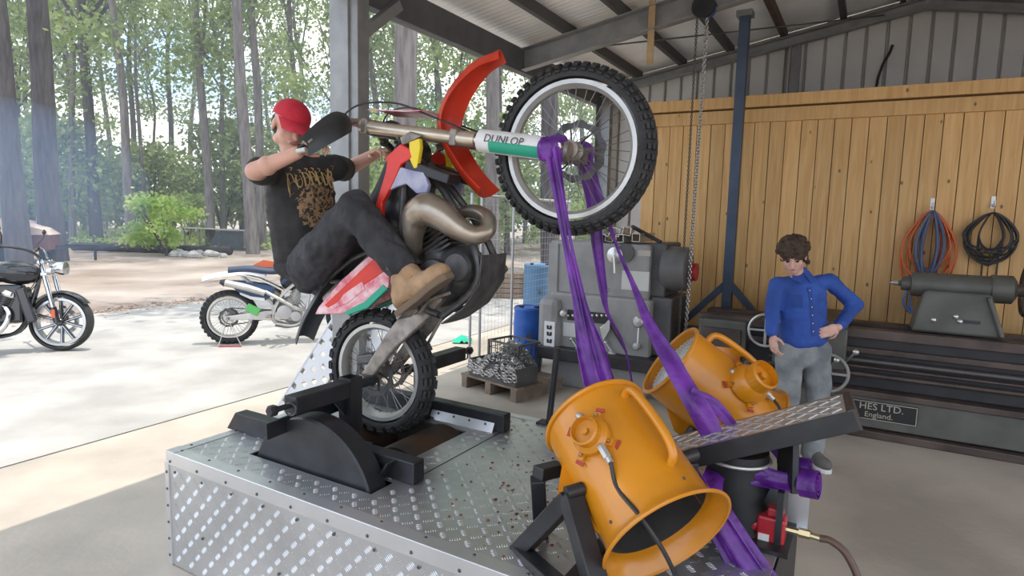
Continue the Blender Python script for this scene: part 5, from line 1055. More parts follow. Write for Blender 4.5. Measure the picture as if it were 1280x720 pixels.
for k, yy_ in enumerate((409, 417, 426)):
    q = pl(686.5, yy_, 2.083)
    for s in (-1, 1): m.ell(q+V((s*0.016, 0, 0.004)), (0.014, 0.003, 0.016), 8, 5)
    m.box(q+V((0, 0, -0.014)), (0.05, 0.004, 0.014))
m.build('plate_emblems', blackp, mc)
q = pl(769, 319, 2.22); MB().lathe([(0, 0), (0.07, 0), (0.075, 0.012), (0.05, 0.02), (0.02, 0.035), (0, 0.035)], q, (0, -1, 0), 24).build('dial', steelb, mc); MB().tube([q+V((0, -0.03, 0)), q+V((0.015, -0.05, -0.09)), q+V((0.02, -0.05, -0.16))], [0.012, 0.009, 0.012], 8, 3).build('dial_lever', steelb, mc)
MB().lathe([(0, 0), (0.085, 0), (0.085, 0.02), (0, 0.02)], pl(782, 316, 2.235), (0, -1, 0), 28).build('dial_plate', grey_d, mc)
for k in range(9):
    q = pl(712+k*6, 394, 2.17); MB().cyl(q, q+V((0, -0.03, 0)), 0.013, n=10).ell(q+V((0, -0.032, 0)), 0.015, 8, 5).build('selector_pin', steelb, mc)
MB().box(pl(735, 396, 2.172), (0.42, 0.01, 0.10)).build('selector_panel', lathe_k, mc, 0)
for x, y, r_ in ((706, 391, 0.035), (724, 438, 0.032), (766, 443, 0.04), (760, 362, 0.025), (799, 402, 0.05), (797, 432, 0.035)):
    q = pl(x, y, 2.17); MB().cyl(q+V((0, 0.02, 0)), q+V((0, -0.03, 0)), r_*0.5, n=12).lathe([(0, 0), (r_, 0), (r_*1.05, 0.01), (r_*0.8, 0.025), (0, 0.028)], q+V((0, -0.028, 0)), (0, -1, 0), 20).build('control_knob', steelb, mc)
for x0, y0, x1, y1 in ((714, 424, 724, 438), (757, 428, 766, 442), (799, 402, 797, 432), (762, 405, 783, 440), (752, 410, 763, 400)):
    a = pl(x0, y0, 2.15); b_ = pl(x1, y1, 2.13); MB().cyl(a, b_, 0.010, n=8).ell(a, 0.018, 8, 6).build('control_lever', steelb if x0 != 762 else lathe_k, mc)
MB().prism([pl(750, 412, 2.12), pl(762, 398, 2.12), pl(762, 412, 2.12), pl(754, 426, 2.12)], (0, 0.05, 0)).build('chute', steelb, mc, 0)
# square tube offcuts lying on top
tops = uvz(PW(770, 303, 2.3)); zt = max(pl(770, 303, 2.24).z, 0)
for i, (x, y, an) in enumerate(((748, 298, 0.1), (762, 297, 0.2), (776, 298, -0.1), (770, 290, 0.3), (784, 289, 0.25), (796, 297, 0.0), (757, 289, 0.5))):
    q = pl(x, y, 2.26); w_ = 0.075; mxo = SM(q.x, q.y, q.z) @ MX.Rotation(an, 4, 'Z') @ MX.Rotation(an*0.8, 4, 'Y')
    m = MB(); hw = w_/2
    for sx, sz, a, b_ in ((-1, 0, 0.005, w_), (1, 0, 0.005, w_), (0, -1, w_, 0.005), (0, 1, w_, 0.005)): m.box((sx*(hw-0.0025), 0.2, sz*(hw-0.0025)), (a, 0.45, b_))
    o = m.build('tube_offcut', steelb, None, 0); o.matrix_basis = mxo; tag(o, 'hollow square steel tube offcut on top of the grey machine', 'steel tube', 'square tube offcuts on the grey machine')
q = pl(805, 294, 2.3); tag(MB().bar(S(*(pl(790, 283, 2.45))), S(*(pl(826, 303, 2.35))), 0.03, 0.03).build('tube_offcut', lathe_k, None, 0), 'long dark steel bar sloping off the top of the grey machine', 'steel bar')

# ------------------------------------------------------------------ lathe
U0 = pl(872, 430, 2.35).x; U1 = 6.1
la = thing('engine_lathe', 'long dark engine lathe in front of the pine board wall', 'lathe', SM(0, 0))
zt = pl(1180, 421, 2.3).z
def ub(name, mt, v0, v1, z0, z1, u0=U0, u1=U1, bev=0.008): return MB().box(((u0+u1)/2, (v0+v1)/2, (z0+z1)/2), (u1-u0, v1-v0, z1-z0)).build(name, mt, la, 0, bev=bev)
UB = pl(1060, 540, 2.22).x-0.5
ub('bed_way', lathe_d, 2.30, 2.42, zt-0.075, zt); ub('bed_way', lathe_d, 2.66, 2.82, zt-0.075, zt); ub('bed_web', lathe_k, 2.36, 2.78, 0.36, zt-0.07); ub('bed_flange', lathe_d, 2.32, 2.80, zt-0.20, zt-0.15, bev=0.01)
ub('base_ledge', lathe_d, 2.24, 2.90, 0.31, 0.36); ub('base_cabinet', olive, 2.26, 2.88, 0.07, 0.31); ub('base_skirt', lathe_d, 2.20, 2.92, 0.0, 0.06)
for z_, r_ in ((zt-0.25, 0.022), (zt-0.36, 0.018), (zt-0.30, 0.012)): MB().cyl((U0+0.6, 2.31, z_), (U1-0.1, 2.31, z_), r_, n=14).build('lead_screw', mat('oiled_steel', (0.10, 0.09, 0.085), 0.4, 0.6) if r_ > 0.02 else lathe_d, la)
# headstock side boxes at the left
ub('gearbox', olive, 2.24, 2.8, 0.36, zt-0.03, U0+0.02, U0+0.42, 0.02); ub('gearbox_cover', lathe_d, 2.22, 2.26, 0.46, zt-0.10, U0+0.06, U0+0.38); ub('switch_panel', lathe_k, 2.21, 2.25, 0.50, 0.56, U0+0.1, U0+0.3)
# carriage
cu0, cu1 = pl(950, 440, 2.2).x, pl(1058, 440, 2.2).x
ub('saddle', lathe_d, 2.18, 2.92, zt, zt+0.06, cu0, cu1, 0.012); ub('apron', olive, 2.14, 2.30, zt-0.32, zt+0.01, cu0+0.1, cu1, 0.015); ub('cross_slide', lathe_d, 2.25, 2.95, zt+0.06, zt+0.13, cu0+0.12, cu0+0.40, 0.01)
q = pl(953, 355, 2.5); MB().box((cu0+0.2, 2.5, (zt+0.13+q.z+0.05)/2), (0.18, 0.2, q.z+0.05-zt-0.13)).build('tool_post', olive, la, 0, bev=0.015)
MB().cyl((cu0+0.2, 2.5, q.z+0.05), (cu0+0.2, 2.5, q.z+0.16), 0.03, n=14).build('post_screw', steelb, la)
q = pl(957, 413, 2.16); MB().ring(q, (0, 1, 0), 0.13, 0.012, 32, 8).bar(q-V((0.13, 0, 0)), q+V((0.13, 0, 0)), 0.02, 0.015).bar(q-V((0, 0, 0.13)), q+V((0, 0, 0.13)), 0.015, 0.02).build('hand_wheel', steelb, la)
q = pl(1034, 466, 2.10); MB().ring(q, (0, 1, 0), 0.145, 0.012, 36, 8).cyl(q, q+V((0, 0.08, 0)), 0.03, n=14).bar(q-V((0.14, 0, 0)), q+V((0.14, 0, 0)), 0.018, 0.018).bar(q-V((0, 0, 0.14)), q+V((0, 0, 0.14)), 0.018, 0.018).build('hand_wheel', grey_m, la)
for x, y in ((1070, 440), (1046, 450)): a = pl(x, y, 2.08); MB().cyl(a, a+V((-0.06, 0.1, -0.10)), 0.009, n=8).ell(a, 0.024, 10, 8).build('apron_lever', steelb, la)
# tailstock
TV = 2.56; a = pl(1113, 353, TV); b_ = pl(1270, 363, TV); zc = (a.z+b_.z)/2; u_a, u_b = a.x, b_.x; L = u_b-u_a
MB().lathe([(0.0, 0), (0.012, 0.02), (0.022, 0.07), (0.052, 0.075), (0.056, 0.10), (0.056, L*0.17), (0.088, L*0.175), (0.094, L*0.2), (0.094, L*0.80), (0.105, L*0.81), (0.105, L*0.97), (0.07, L), (0.0, L)], (u_a, TV, zc), (1, 0, 0), 32).build('quill_barrel', olive, la)
MB().lathe([(0, 0), (0.012, 0.02), (0.020, 0.06), (0, 0.065)], (u_a-0.008, TV, zc), (1, 0, 0), 16).build('live_centre', steelb, la)
MB().ring((u_b+0.06, TV, zc), (1, 0, 0), 0.175, 0.018, 36, 10).cyl((u_b-0.02, TV, zc), (u_b+0.09, TV, zc), 0.045, n=18).bar((u_b+0.06, TV-0.16, zc), (u_b+0.06, TV+0.16, zc), 0.02, 0.025).bar((u_b+0.06, TV, zc-0.16), (u_b+0.06, TV, zc+0.16), 0.02, 0.025).build('tail_wheel', lathe_d, la)
k0, k1, k2, k3 = u_a+L*0.28, u_a+L*0.80, u_a+L*0.93, u_a+L*0.20
MB().prism([(k0, 2.40, zc-0.03), (k1, 2.40, zc-0.03), (k2, 2.40, zt+0.005), (k3, 2.40, zt+0.005)], (0, 0.32, 0)).build('tailstock_body', olive, la, 0, bev=0.02)
MB().bar((k1-0.02, 2.39, zc-0.05), (k2-0.02, 2.39, zt+0.02), 0.03, 0.05, (0, 1, 0)).build('body_rib', olive, la, 0, bev=0.01)
for x, y in ((1167, 400), (1195, 396), (1200, 402)): MB().ell(pl(x, y, 2.395), (0.02, 0.015, 0.02), 8, 6).build('oil_cap', steelb, la)
ub('slot', lathe_k, 2.395, 2.41, zt+0.10, zt+0.125, k0+0.22, k0+0.36, 0)
# maker's plate
p0 = pl(1077, 512, 2.25); p1 = pl(1146, 530, 2.25); ub('maker_plate', mat('plate_black', (0.015, 0.014, 0.014), 0.4), 2.248, 2.262, 0.135, 0.285, p0.x-0.22, p1.x, 0.002)
mp_ = [o for o in la.children if o.name.startswith('maker_plate')][0]
ink = mat('plate_ink', (0.42, 0.38, 0.30), 0.5)
fr = MB()
for z_ in (0.142, 0.278): fr.box(((p0.x-0.22+p1.x)/2, 2.2475, z_), (p1.x-p0.x+0.21, 0.003, 0.005))
for u_ in (p0.x-0.214, p1.x-0.006): fr.box((u_, 2.2475, 0.21), (0.005, 0.003, 0.14))
fr.build('plate_border', ink, mp_, 0)
tmx = MX(((1, 0, 0), (0, 0, -1), (0, 1, 0))).to_4x4(); tmx.translation = V((p0.x-0.02, 2.2475, 0.218)); text('HES LTD.', 0.074, tmx, ink, mp_, 'plate_lettering', 0.0008)
tmx = tmx.copy(); tmx.translation = V((p0.x+0.02, 2.2475, 0.160)); text('England.', 0.058, tmx, ink, mp_, 'plate_lettering', 0.0008)

# ------------------------------------------------------------------ gantry pole, chain hoist, timber strip
bluem = mat('blue_grey_paint', (0.055, 0.075, 0.115), 0.5, 0.2, var=0.15, scale=4)
q = pl(908, 385, 3.05); pu = q.x; po = thing('gantry_pole', 'blue grey square steel pole with angled braces by the pine wall', 'pole', SM(pu, 3.05))
ztop = pl(922, 22, 3.05).z; MB().box((0, 0, ztop/2), (0.09, 0.09, ztop)).build('pole', bluem, po, 0, bev=0.006); zb = pl(906, 356, 3.05).z
for s in (-1, 1): MB().bar((0.03*s, 0, zb), (0.42*s, 0, zb-0.42), 0.07, 0.06).build('brace', bluem, po, 0)
MB().box((0, 0, zb-0.48), (0.96, 0.1, 0.08)).build('foot_beam', bluem, po, 0); 
for s in (-1, 1): MB().box((0.43*s, 0, (zb-0.52)/2), (0.08, 0.1, zb-0.52)).build('foot_post', bluem, po, 0)
MB().box((0, 0, ztop+0.02), (0.14, 0.14, 0.05)).build('head_plate', galv, po, 0)
hu = pl(884, 12, 2.42).x; hz = pl(884, 12, 2.42).z
ho = thing('chain_hoist', 'blue chain hoist hanging from the rafter with long chains', 'hoist', SM(hu, 2.36))
MB().lathe([(0, -0.07), (0.07, -0.07), (0.085, -0.05), (0.085, 0.05), (0.07, 0.07), (0, 0.07)], (0, 0, hz), (0, 1, 0.1), 24).build('hoist_body', mat('hoist_blue', (0.02, 0.07, 0.28), 0.4), ho)
MB().lathe([(0, -0.02), (0.095, -0.02), (0.10, 0), (0.095, 0.02), (0, 0.02)], (0, -0.07, hz-0.01), (0, 1, 0), 24).build('chain_wheel', black_st, ho); MB().tube([(0, 0, hz+0.08), (0, 0, hz+0.13), (0.03, 0.02, hz+0.16), (0, 0.05, hz+0.18), (-0.03, 0.03, hz+0.16)], 0.010, 8, 4).build('top_hook', bolt_m, ho)
chain_m = mat('chain_steel', (0.42, 0.40, 0.38), 0.35, 0.8); chain_k = mat('chain_dark', (0.10, 0.095, 0.09), 0.5, 0.6)
def chain(par, p, q, lr, lw, mt, nm):
    m = MB(); p = V(p); q = V(q); L = (q-p).length; n_ = int(L/(lr*1.35)); a = (q-p).normalized(); x, y, _ = basis(a)
    for i in range(n_):
        c = p.lerp(q, (i+0.5)/n_); s = x if i % 2 else y; pts = [c+a*lr*math.cos(t)*0.95+s*lr*0.62*math.sin(t) for t in [2*PI*k/8 for k in range(8)]]; m.tube(pts, lw, 4, closed=True)
    return stuff(m.build(nm, mt, par))
chain(ho, (-0.05, -0.06, hz-0.06), (-0.055, -0.06, 0.5), 0.014, 0.0035, chain_k, 'hand_chain'); chain(ho, (0.03, -0.05, hz-0.06), (0.0, -0.05, 0.5), 0.019, 0.006, chain_m, 'load_chain')
MB().tube([(0.0, -0.05, 0.5), (0.0, -0.05, 0.44), (0.03, -0.05, 0.40), (0.0, -0.05, 0.36), (-0.03, -0.05, 0.39)], 0.012, 8, 4).build('load_hook', bolt_m, ho)
a = S(*pl(814, 0, 2.38)); b_ = S(*pl(812, 80, 2.38)); tag(MB().bar(b_, b_+V((0.0, 0, 0.75)), 0.06, 0.012, W).build('timber_strip', mat('raw_timber', (0.42, 0.28, 0.14), 0.7, var=0.15, scale=9), None, 0, bev=0.002), 'pale timber strip hanging down from the rafter', 'timber strip')

# ------------------------------------------------------------------ hoses on the pine wall
hook_m = mat('hook_white', (0.7, 0.7, 0.68), 0.4, 0.3)
def coil(name, label, cat, px, py, rx, ry, loops, mt, r_, seed, vv=WV-0.05, squash=1.0, drop=0):
    rnd = random.Random(seed); top = pl(px, py, vv); pts = []
    for k in range(loops*14):
        t = 2*PI*k/14; f = 1+0.16*MN.noise(V((k*0.11, seed, 0))); lp = k//14
        x = math.sin(t)*rx*f*(1+0.42*math.sin(lp*2.1+seed)); zz = -ry*(1+0.10*MN.noise(V((k*0.07, seed, 5))))*(1-math.cos(t)); zz = zz*(1+drop*math.sin(lp*1.7))
        pts.append(top+V((x*(0.55+0.45*min(1, -zz/ry)), -0.018*rnd.random()-0.012*(lp % 4), zz-0.004*rnd.random())))
    o = MB().tube(pts, r_, 6, 3).build(name, mt); o.matrix_basis = SM(0, 0); return tag(o, label, cat)
def hook(px, py, label):
    q = pl(px, py, WV-0.002); t = thing('wall_hook', label, 'hook', SM(q.x, q.y, q.z)); MB().box((0, -0.004, 0.02), (0.03, 0.008, 0.10)).build('back_plate', hook_m, t, 0); MB().tube([(0, -0.005, 0.0), (0, -0.05, -0.015), (0, -0.09, -0.01), (0, -0.10, 0.03)], 0.009, 8, 3).build('peg', hook_m, t)
hook(1165, 258, 'white metal wall hook holding the orange and blue hoses'); hook(1241, 256, 'white metal wall hook holding the black cable coil')
coil('air_hose_coil', 'orange air hose hung in long loops on the pine wall', 'hose', 1165, 264, 0.15, 0.31, 12, mat('orange_hose', (0.62, 0.13, 0.03), 0.45), 0.0075, 3, drop=0.2)
coil('air_hose_coil', 'slate blue hose bundle hung inside the orange loops', 'hose', 1166, 264, 0.075, 0.27, 8, mat('slate_hose', (0.09, 0.11, 0.18), 0.5), 0.011, 8, WV-0.09)
coil('power_cable_coil', 'black cable coil hung on the right wall hook', 'cable', 1241, 266, 0.14, 0.185, 14, mat('black_cable', (0.03, 0.027, 0.025), 0.5), 0.007, 5, drop=0.18)
coil('blue_hose_coil', 'light blue hose coil low on the wall behind the lathe tailstock', 'hose', 1148, 352, 0.085, 0.14, 5, mat('light_blue_hose', (0.12, 0.22, 0.45), 0.5), 0.010, 9, WV-0.07)
for x in (1229, 1248): q = pl(x, 320, WV-0.03); tag(MB().tube([S(*q), S(q.x, q.y, q.z-0.16), S(q.x+0.01, q.y, q.z-0.34)], 0.007, 6, 2).build('cable_tail', mat('black_cable', (0, 0, 0))), 'loose cable tail under the black coil, %s one' % ('left' if x == 1229 else 'right'), 'cable')

# ------------------------------------------------------------------ pallet, crates, drum
tim = mat('pallet_wood', (0.20, 0.15, 0.11), 0.85, var=0.25, scale=6); p1 = PZ(576, 466, 0.13); p2 = PZ(645, 486, 0.13); p3 = PZ(684, 466, 0.13)
ex_ = (p2-p1); ex_.z = 0; lx = max(0.75, ex_.length); ex_.normalize(); ey_ = V((-ex_.y, ex_.x, 0)); pmx2 = MX((ex_, ey_, Z)).transposed().to_4x4(); pmx2.translation = V((p1.x, p1.y, 0)); ly = 0.64
pal = thing('pallet', 'small weathered timber pallet on the shed floor by the fence', 'pallet', pmx2)
for i in range(6): MB().box((lx/2, 0.05+i*(ly-0.1)/5, 0.12), (lx, 0.095, 0.02)).build('slat', tim, pal, 0)
for i in range(3): MB().box((0.05+i*(lx-0.1)/2, ly/2, 0.055), (0.07, ly, 0.11)).build('bearer', tim, pal, 0)
wire_m = mat('crate_wire', (0.10, 0.095, 0.09), 0.5, 0.5)
def wire_crate(name, label, x0, y0, wx, wy, hz_, n1):
    t = thing(name, label, 'crate', pmx2 @ MX.Translation((x0, y0, 0.131)))
    for x, y in ((0, 0), (wx, 0), (wx, wy), (0, wy)): MB().box((x, y, hz_/2), (0.02, 0.02, hz_)).build('corner_post', wire_m, t, 0)
    for z_ in (0.01, hz_-0.01): MB().bar((0, 0, z_), (wx, 0, z_), 0.018, 0.018).bar((wx, 0, z_), (wx, wy, z_), 0.018, 0.018).bar((wx, wy, z_), (0, wy, z_), 0.018, 0.018).bar((0, wy, z_), (0, 0, z_), 0.018, 0.018).build('rim', wire_m, t, 0)
    m = MB()
    for k in range(n1):
        f = (k+0.5)/n1
        for a, b_ in (((wx*f, 0, 0), (wx*f, 0, hz_)), ((wx*f, wy, 0), (wx*f, wy, hz_)), ((0, wy*f, 0), (0, wy*f, hz_)), ((wx, wy*f, 0), (wx, wy*f, hz_))): m.cyl(a, b_, 0.004, n=5)
    for k in range(1, 4): z_ = hz_*k/4; m.cyl((0, 0, z_), (wx, 0, z_), 0.004, n=5).cyl((wx, 0, z_), (wx, wy, z_), 0.004, n=5).cyl((0, wy, z_), (0, 0, z_), 0.004, n=5)
    stuff(m.build('wire_sides', wire_m, t)); MB().box((wx/2, wy/2, 0.01), (wx, wy, 0.012)).build('floor_plate', wire_m, t, 0); return t
def heap(par, x0, y0, wx, wy, z0, hz_, n_, seed, mt, nm):
    rnd = random.Random(seed); m = MB()
    for i in range(n_):
        u_, v_ = rnd.random(), rnd.random(); h = hz_*(1-abs(2*u_-1)**2*0.7)*(1-abs(2*v_-1)**2*0.7); c = V((x0+wx*u_, y0+wy*v_, z0+h*rnd.uniform(0.5, 1))); a = V((rnd.uniform(-1, 1), rnd.uniform(-1, 1), rnd.uniform(-1, 1))).normalized(); x, y, _ = basis(a)
        m.tube([c+x*0.026*math.cos(t)+y*0.016*math.sin(t) for t in [2*PI*k/8 for k in range(8)]], 0.006, 4, closed=True)
    return stuff(m.build(nm, mt, par))
t = wire_crate('wire_crate', 'black wire crate full of chain at the back of the pallet', 0.06, 0.31, 0.40, 0.31, 0.30, 5); heap(t, 0.02, 0.02, 0.36, 0.27, 0.03, 0.27, 260, 1, chain_m, 'chain_heap')
t = thing('steel_tub', 'grey steel tub heaped with chain at the front of the pallet', 'tub', pmx2 @ MX.Translation((0.10, 0.02, 0.131))); wx, wy, hz_ = lx-0.14, 0.28, 0.16
for a, b_ in (((0, 0), (wx, 0)), ((wx, 0), (wx, wy)), ((wx, wy), (0, wy)), ((0, wy), (0, 0))): MB().bar((*a, hz_/2), (*b_, hz_/2), 0.008, hz_).build('side', grey_d, t, 0)
MB().box((wx/2, wy/2, 0.006), (wx, wy, 0.01)).build('base', grey_d, t, 0); heap(t, 0.02, 0.02, wx-0.04, wy-0.04, 0.05, 0.19, 420, 2, chain_m, 'chain_heap')
m = MB(); rnd = random.Random(4)
for k in range(70): x = rnd.uniform(0.0, wx); z_ = rnd.uniform(0.04, 0.17); m.tube([V((x, -0.012, z_))+V((0.026*math.cos(t_), 0, 0.017*math.sin(t_))) for t_ in [2*PI*j/8 for j in range(8)]], 0.006, 4, closed=True)
stuff(m.build('hanging_chain', chain_m, t))
drm = mat('blue_drum', (0.02, 0.10, 0.40), 0.4, var=0.12, scale=6)
def drum(x, y, r_, h, label, mt=drm):
    t = thing('plastic_drum', label, 'drum', (x, y, 0)); MB().lathe([(0, 0), (r_*0.92, 0), (r_*0.96, 0.02), (r_, h*0.25), (r_*1.02, h*0.3), (r_, h*0.35), (r_, h*0.65), (r_*1.02, h*0.7), (r_, h*0.75), (r_*0.97, h*0.93), (r_*1.0, h*0.95), (r_*1.0, h*0.98), (r_*0.95, h), (r_*0.9, h*0.985), (0, h*0.985)], (0, 0, 0), (0, 0, 1), 36).build('barrel', mt, t)
    for s in (-1, 1): MB().cyl((s*r_*0.5, 0, h*0.98), (s*r_*0.5, 0, h*1.01), 0.03, n=14).build('bung', blackp, t)
    MB().lathe([(0, 0), (0.03, 0), (0.03, 0.02), (0, 0.02)], (0.0, -r_*0.99, h*0.55), (0, -1, 0), 12).build('tap', grey_d, t); return t
q = PD(661, 400, 6.75); drum(q.x, q.y, 0.165, PD(661, 383, 6.75).z, 'small blue plastic drum behind the pallet of chains')
q = PD(674, 350, 9.6); drum(q.x, q.y, 0.24, PD(677, 330, 9.6).z, 'pale blue bin standing outside behind the wire mesh', mat('pale_blue_bin', (0.07, 0.16, 0.28), 0.5))
# pile of stacked timber outside and a green rag
q = PZ(622, 372, 0.0)
for i in range(5):
    for j in range(3):
        o = MB().box((0, 0, 0), (1.7, 0.16, 0.09)).build('timber_length', tim, None, 0, bev=0.004); o.matrix_basis = MX.Translation((q.x-0.3+0.02*j, q.y+0.18*j, 0.05+0.10*i)) @ MX.Rotation(0.008*((i*3+j*5) % 4-1.5), 4, 'Z')
        tag(o, 'rough timber length in the stack outside beyond the mesh fence', 'timber', 'timber stack beyond the mesh fence')
q = PZ(578, 428, 0.0); rows = [[V((q.x-0.12+0.030*i, q.y-0.10+0.035*j, 0.012+0.09*max(0, MN.noise(V((i*0.9, j*0.9, 2))))+0.05*max(0, 1-((i-4)**2+(j-3)**2)/8))) for i in range(9)] for j in range(7)]
tag(MB().sheet(rows, 0.006).build('green_rag', mat('green_cloth', (0.02, 0.42, 0.27), 0.8), None, 60), 'crumpled bright green rag on the sunlit concrete', 'rag')
# ------------------------------------------------------------------ loading ramp leaning on the post
rampm = mat('ramp_alloy', (0.62, 0.61, 0.60), 0.45, 0.4)
fb = PD(380, 500, 4.55); ft = PD(437, 395, 4.45); lo_ = PP(352, 495, fb, V((0, 1, 0))); dr = (PD(418, 395, 4.47)-PD(358, 490, 4.52)).normalized(); p0 = PD(358, 490, 4.52); p0 = p0-dr*(p0.z/dr.z)
lg = 1.75; sd = V((0.93, -0.36, 0)); sd = (sd-dr*sd.dot(dr)).normalized(); nn = dr.cross(sd); rmx = MX((sd, dr, nn)).transposed().to_4x4(); rmx.translation = p0
rp = thing('loading_ramp', 'perforated aluminium loading ramp leaning behind the platform', 'ramp', rmx)
m = MB(); wr = 0.24; nx, ny = 4, 26
def plate_holes(m, x0, wr, lg, nx, ny, th):
    cw, chh = wr/nx, lg/ny
    for i in range(nx):
        for j in range(ny):
            xa, ya = x0+i*cw, j*chh; hole = (i+j) % 2 == 0 and 0 < j < ny-1
            if not hole: m.box((xa+cw/2, ya+chh/2, 0), (cw, chh, th)); continue
            hx, hy = cw*0.17, chh*0.2; m.box((xa+cw/2, ya+hy*0.5+0.0, 0), (cw, hy, th)).box((xa+cw/2, ya+chh-hy/2, 0), (cw, hy, th)).box((xa+hx/2, ya+chh/2, 0), (hx, chh-2*hy, th)).box((xa+cw-hx/2, ya+chh/2, 0), (hx, chh-2*hy, th))
for k, x0 in enumerate((0.0, 0.30)):
    m = MB(); plate_holes(m, x0, wr, lg, nx, ny, 0.004); stuff(m.build('perforated_tread', rampm, rp, 0))
    for x in (x0, x0+wr): MB().box((x, lg/2, 0.02), (0.012, lg, 0.05)).build('side_rail', rampm, rp, 0)
for k in range(6): MB().box((0.27, 0.1+k*0.31, 0.025), (0.54, 0.03, 0.025)).build('cross_bar', rampm, rp, 0)
# ================================================================== OUTSIDE
c2 = dict(plate=whitep, fender=mat('white_fender', (0.7, 0.7, 0.7), 0.4), tail=mat('white_fender', (0, 0, 0)), seat=mat('blue_seat', (0.03, 0.045, 0.08), 0.6), sh1=mat('blue_plastic', (0.015, 0.045, 0.11), 0.4), sh2=whitep, sh3=mat('lime_graphic', (0.10, 0.45, 0.05), 0.4), side=mat('blue_plastic', (0, 0, 0)), side2=mat('navy_graphic', (0.02, 0.06, 0.14), 0.4), side3=whitep, frame=rimm, swing=rimm, spring=bolt_m, eng=mat('engine_alloy', (0.42, 0.41, 0.40), 0.4, 0.5), cover=mat('engine_alloy', (0, 0, 0)), skid=rimm)
q = PZ(288, 429, 0); hd = math.radians(16); b2m = MX.Translation((q.x, q.y, 0.325)) @ MX.Rotation(hd, 4, 'Z') @ MX.Rotation(math.radians(-2), 4, 'X')
bike2 = thing('dirt_bike', 'blue and white dirt bike parked on the sunlit concrete behind the rider', 'motorcycle', b2m); dirtbike(bike2, c2, False)
MB().box((0.28, -0.12, 0.10), (0.16, 0.03, 0.10), MX.Rotation(0.5, 3, 'Y')).build('chain_guide', mat('green_plastic', (0.10, 0.42, 0.10), 0.4), bike2, 0, bev=0.01)
red_t = mat('orange_plastic', (0.60, 0.12, 0.04), 0.4)
MB().prism([(0.25, -0.02, 0.62), (0.40, -0.02, 0.70), (0.62, -0.02, 0.66), (0.60, -0.02, 0.60)], (0, 0.04, 0)).build('seat_hump', red_t, bike2, 0)
so = thing('paddock_stand', 'thin red wire stand under the rear wheel of the blue dirt bike', 'stand', MX.Translation((q.x, q.y, 0)) @ MX.Rotation(hd, 4, 'Z'))
MB().tube([(-0.10, -0.22, 0.006), (0.0, -0.18, 0.34), (0.16, -0.24, 0.006)], 0.007, 8).build('triangle', rimm, so); MB().cyl((-0.10, -0.22, 0.008), (0.16, -0.24, 0.008), 0.008, n=8).build('foot_bar', mat('red_metal', (0, 0, 0)), so)

# ------------------------------------------------------------------ cruiser motorcycle at the left edge
wc = PD(77, 398, 6.95); wc.z = 0.325
cv = (CAM-wc); cv.z = 0; cv.normalize(); bn_ = MX.Rotation(math.radians(-12), 3, 'Z') @ cv          # normal of the bike's right side
cx_ = V((-bn_.y, bn_.x, 0))
if cx_.x < 0: cx_ = -cx_
cy_ = -bn_; crm = MX((cx_, cy_, Z)).transposed().to_4x4(); crm.translation = wc
crm = crm @ MX.Rotation(math.radians(-5), 4, 'X')
cr_ = thing('cruiser_motorcycle', 'black and chrome cruiser motorcycle at the left edge', 'motorcycle', crm); cinv = crm.inverted()
def CP(px, py, off=0.0): return cinv @ PP(px, py, crm @ V((0, off, 0)), (crm.to_3x3() @ V((0, 1, 0))))
chr_ = mat('cruiser_chrome', (0.62, 0.62, 0.62), 0.14, 1.0); gloss = mat('gloss_black', (0.012, 0.013, 0.016), 0.15, coat=0.5); steel_w = mat('cast_alloy', (0.55, 0.55, 0.55), 0.3, 0.7)
def cwheel(cx0, pre, R, rimR, wd, steer):
    rt_ = MX.Translation((cx0, 0, 0)) @ MX.Rotation(steer, 4, 'Z'); prof = []
    for k in range(13): a = -PI*0.62+2*PI*0.62*k/12; prof.append((rimR+(R-rimR)*0.48+math.cos(a)*(R-rimR)*0.52, math.sin(a)*wd/2))
    MB().lathe(prof, (0, 0, 0), (0, 1, 0), 56, closed=True).xf(rt_).build(pre+'_tyre', rubber, cr_)
    rim = MB().lathe([(rimR+0.004, -wd*0.38), (rimR-0.022, -wd*0.40), (rimR-0.03, -wd*0.3), (rimR-0.03, wd*0.3), (rimR-0.022, wd*0.40), (rimR+0.004, wd*0.38)], (0, 0, 0), (0, 1, 0), 56, closed=True).xf(rt_).build(pre+'_rim', steel_w, cr_)
    for k in range(5):
        for s in (-0.14, 0.14):
            a = 2*PI*k/5+s*0.5; b_ = 2*PI*k/5+s*2.0
            MB().bar((math.cos(a)*0.04, -0.01, math.sin(a)*0.04), (math.cos(b_)*(rimR-0.02), -0.02, math.sin(b_)*(rimR-0.02)), 0.03, 0.026, (0, 1, 0)).xf(rt_).build('spoke', gloss, rim, 0); MB().bar((math.cos(a)*0.04, -0.028, math.sin(a)*0.04), (math.cos(b_)*(rimR-0.02), -0.038, math.sin(b_)*(rimR-0.02)), 0.008, 0.004, (0, 1, 0)).xf(rt_).build('spoke_edge', steel_w, rim, 0)
    MB().lathe([(0, -0.07), (0.03, -0.07), (0.045, -0.05), (0.045, 0.05), (0.03, 0.07), (0, 0.07)], (0, 0, 0), (0, 1, 0), 20).xf(rt_).build(pre+'_hub', gloss, cr_)
    MB().lathe([(0.10, 0.06), (0.15, 0.06), (0.15, 0.065), (0.10, 0.065)], (0, 0, 0), (0, 1, 0), 36, closed=True).xf(rt_).build(pre+'_disc', steel_w, cr_); return rt_
ST = math.radians(-14); wt = cwheel(0.0, 'front', 0.325, 0.265, 0.13, ST); cwheel(-1.63, 'rear', 0.325, 0.235, 0.16, 0.0)
wr3 = wt.to_3x3()
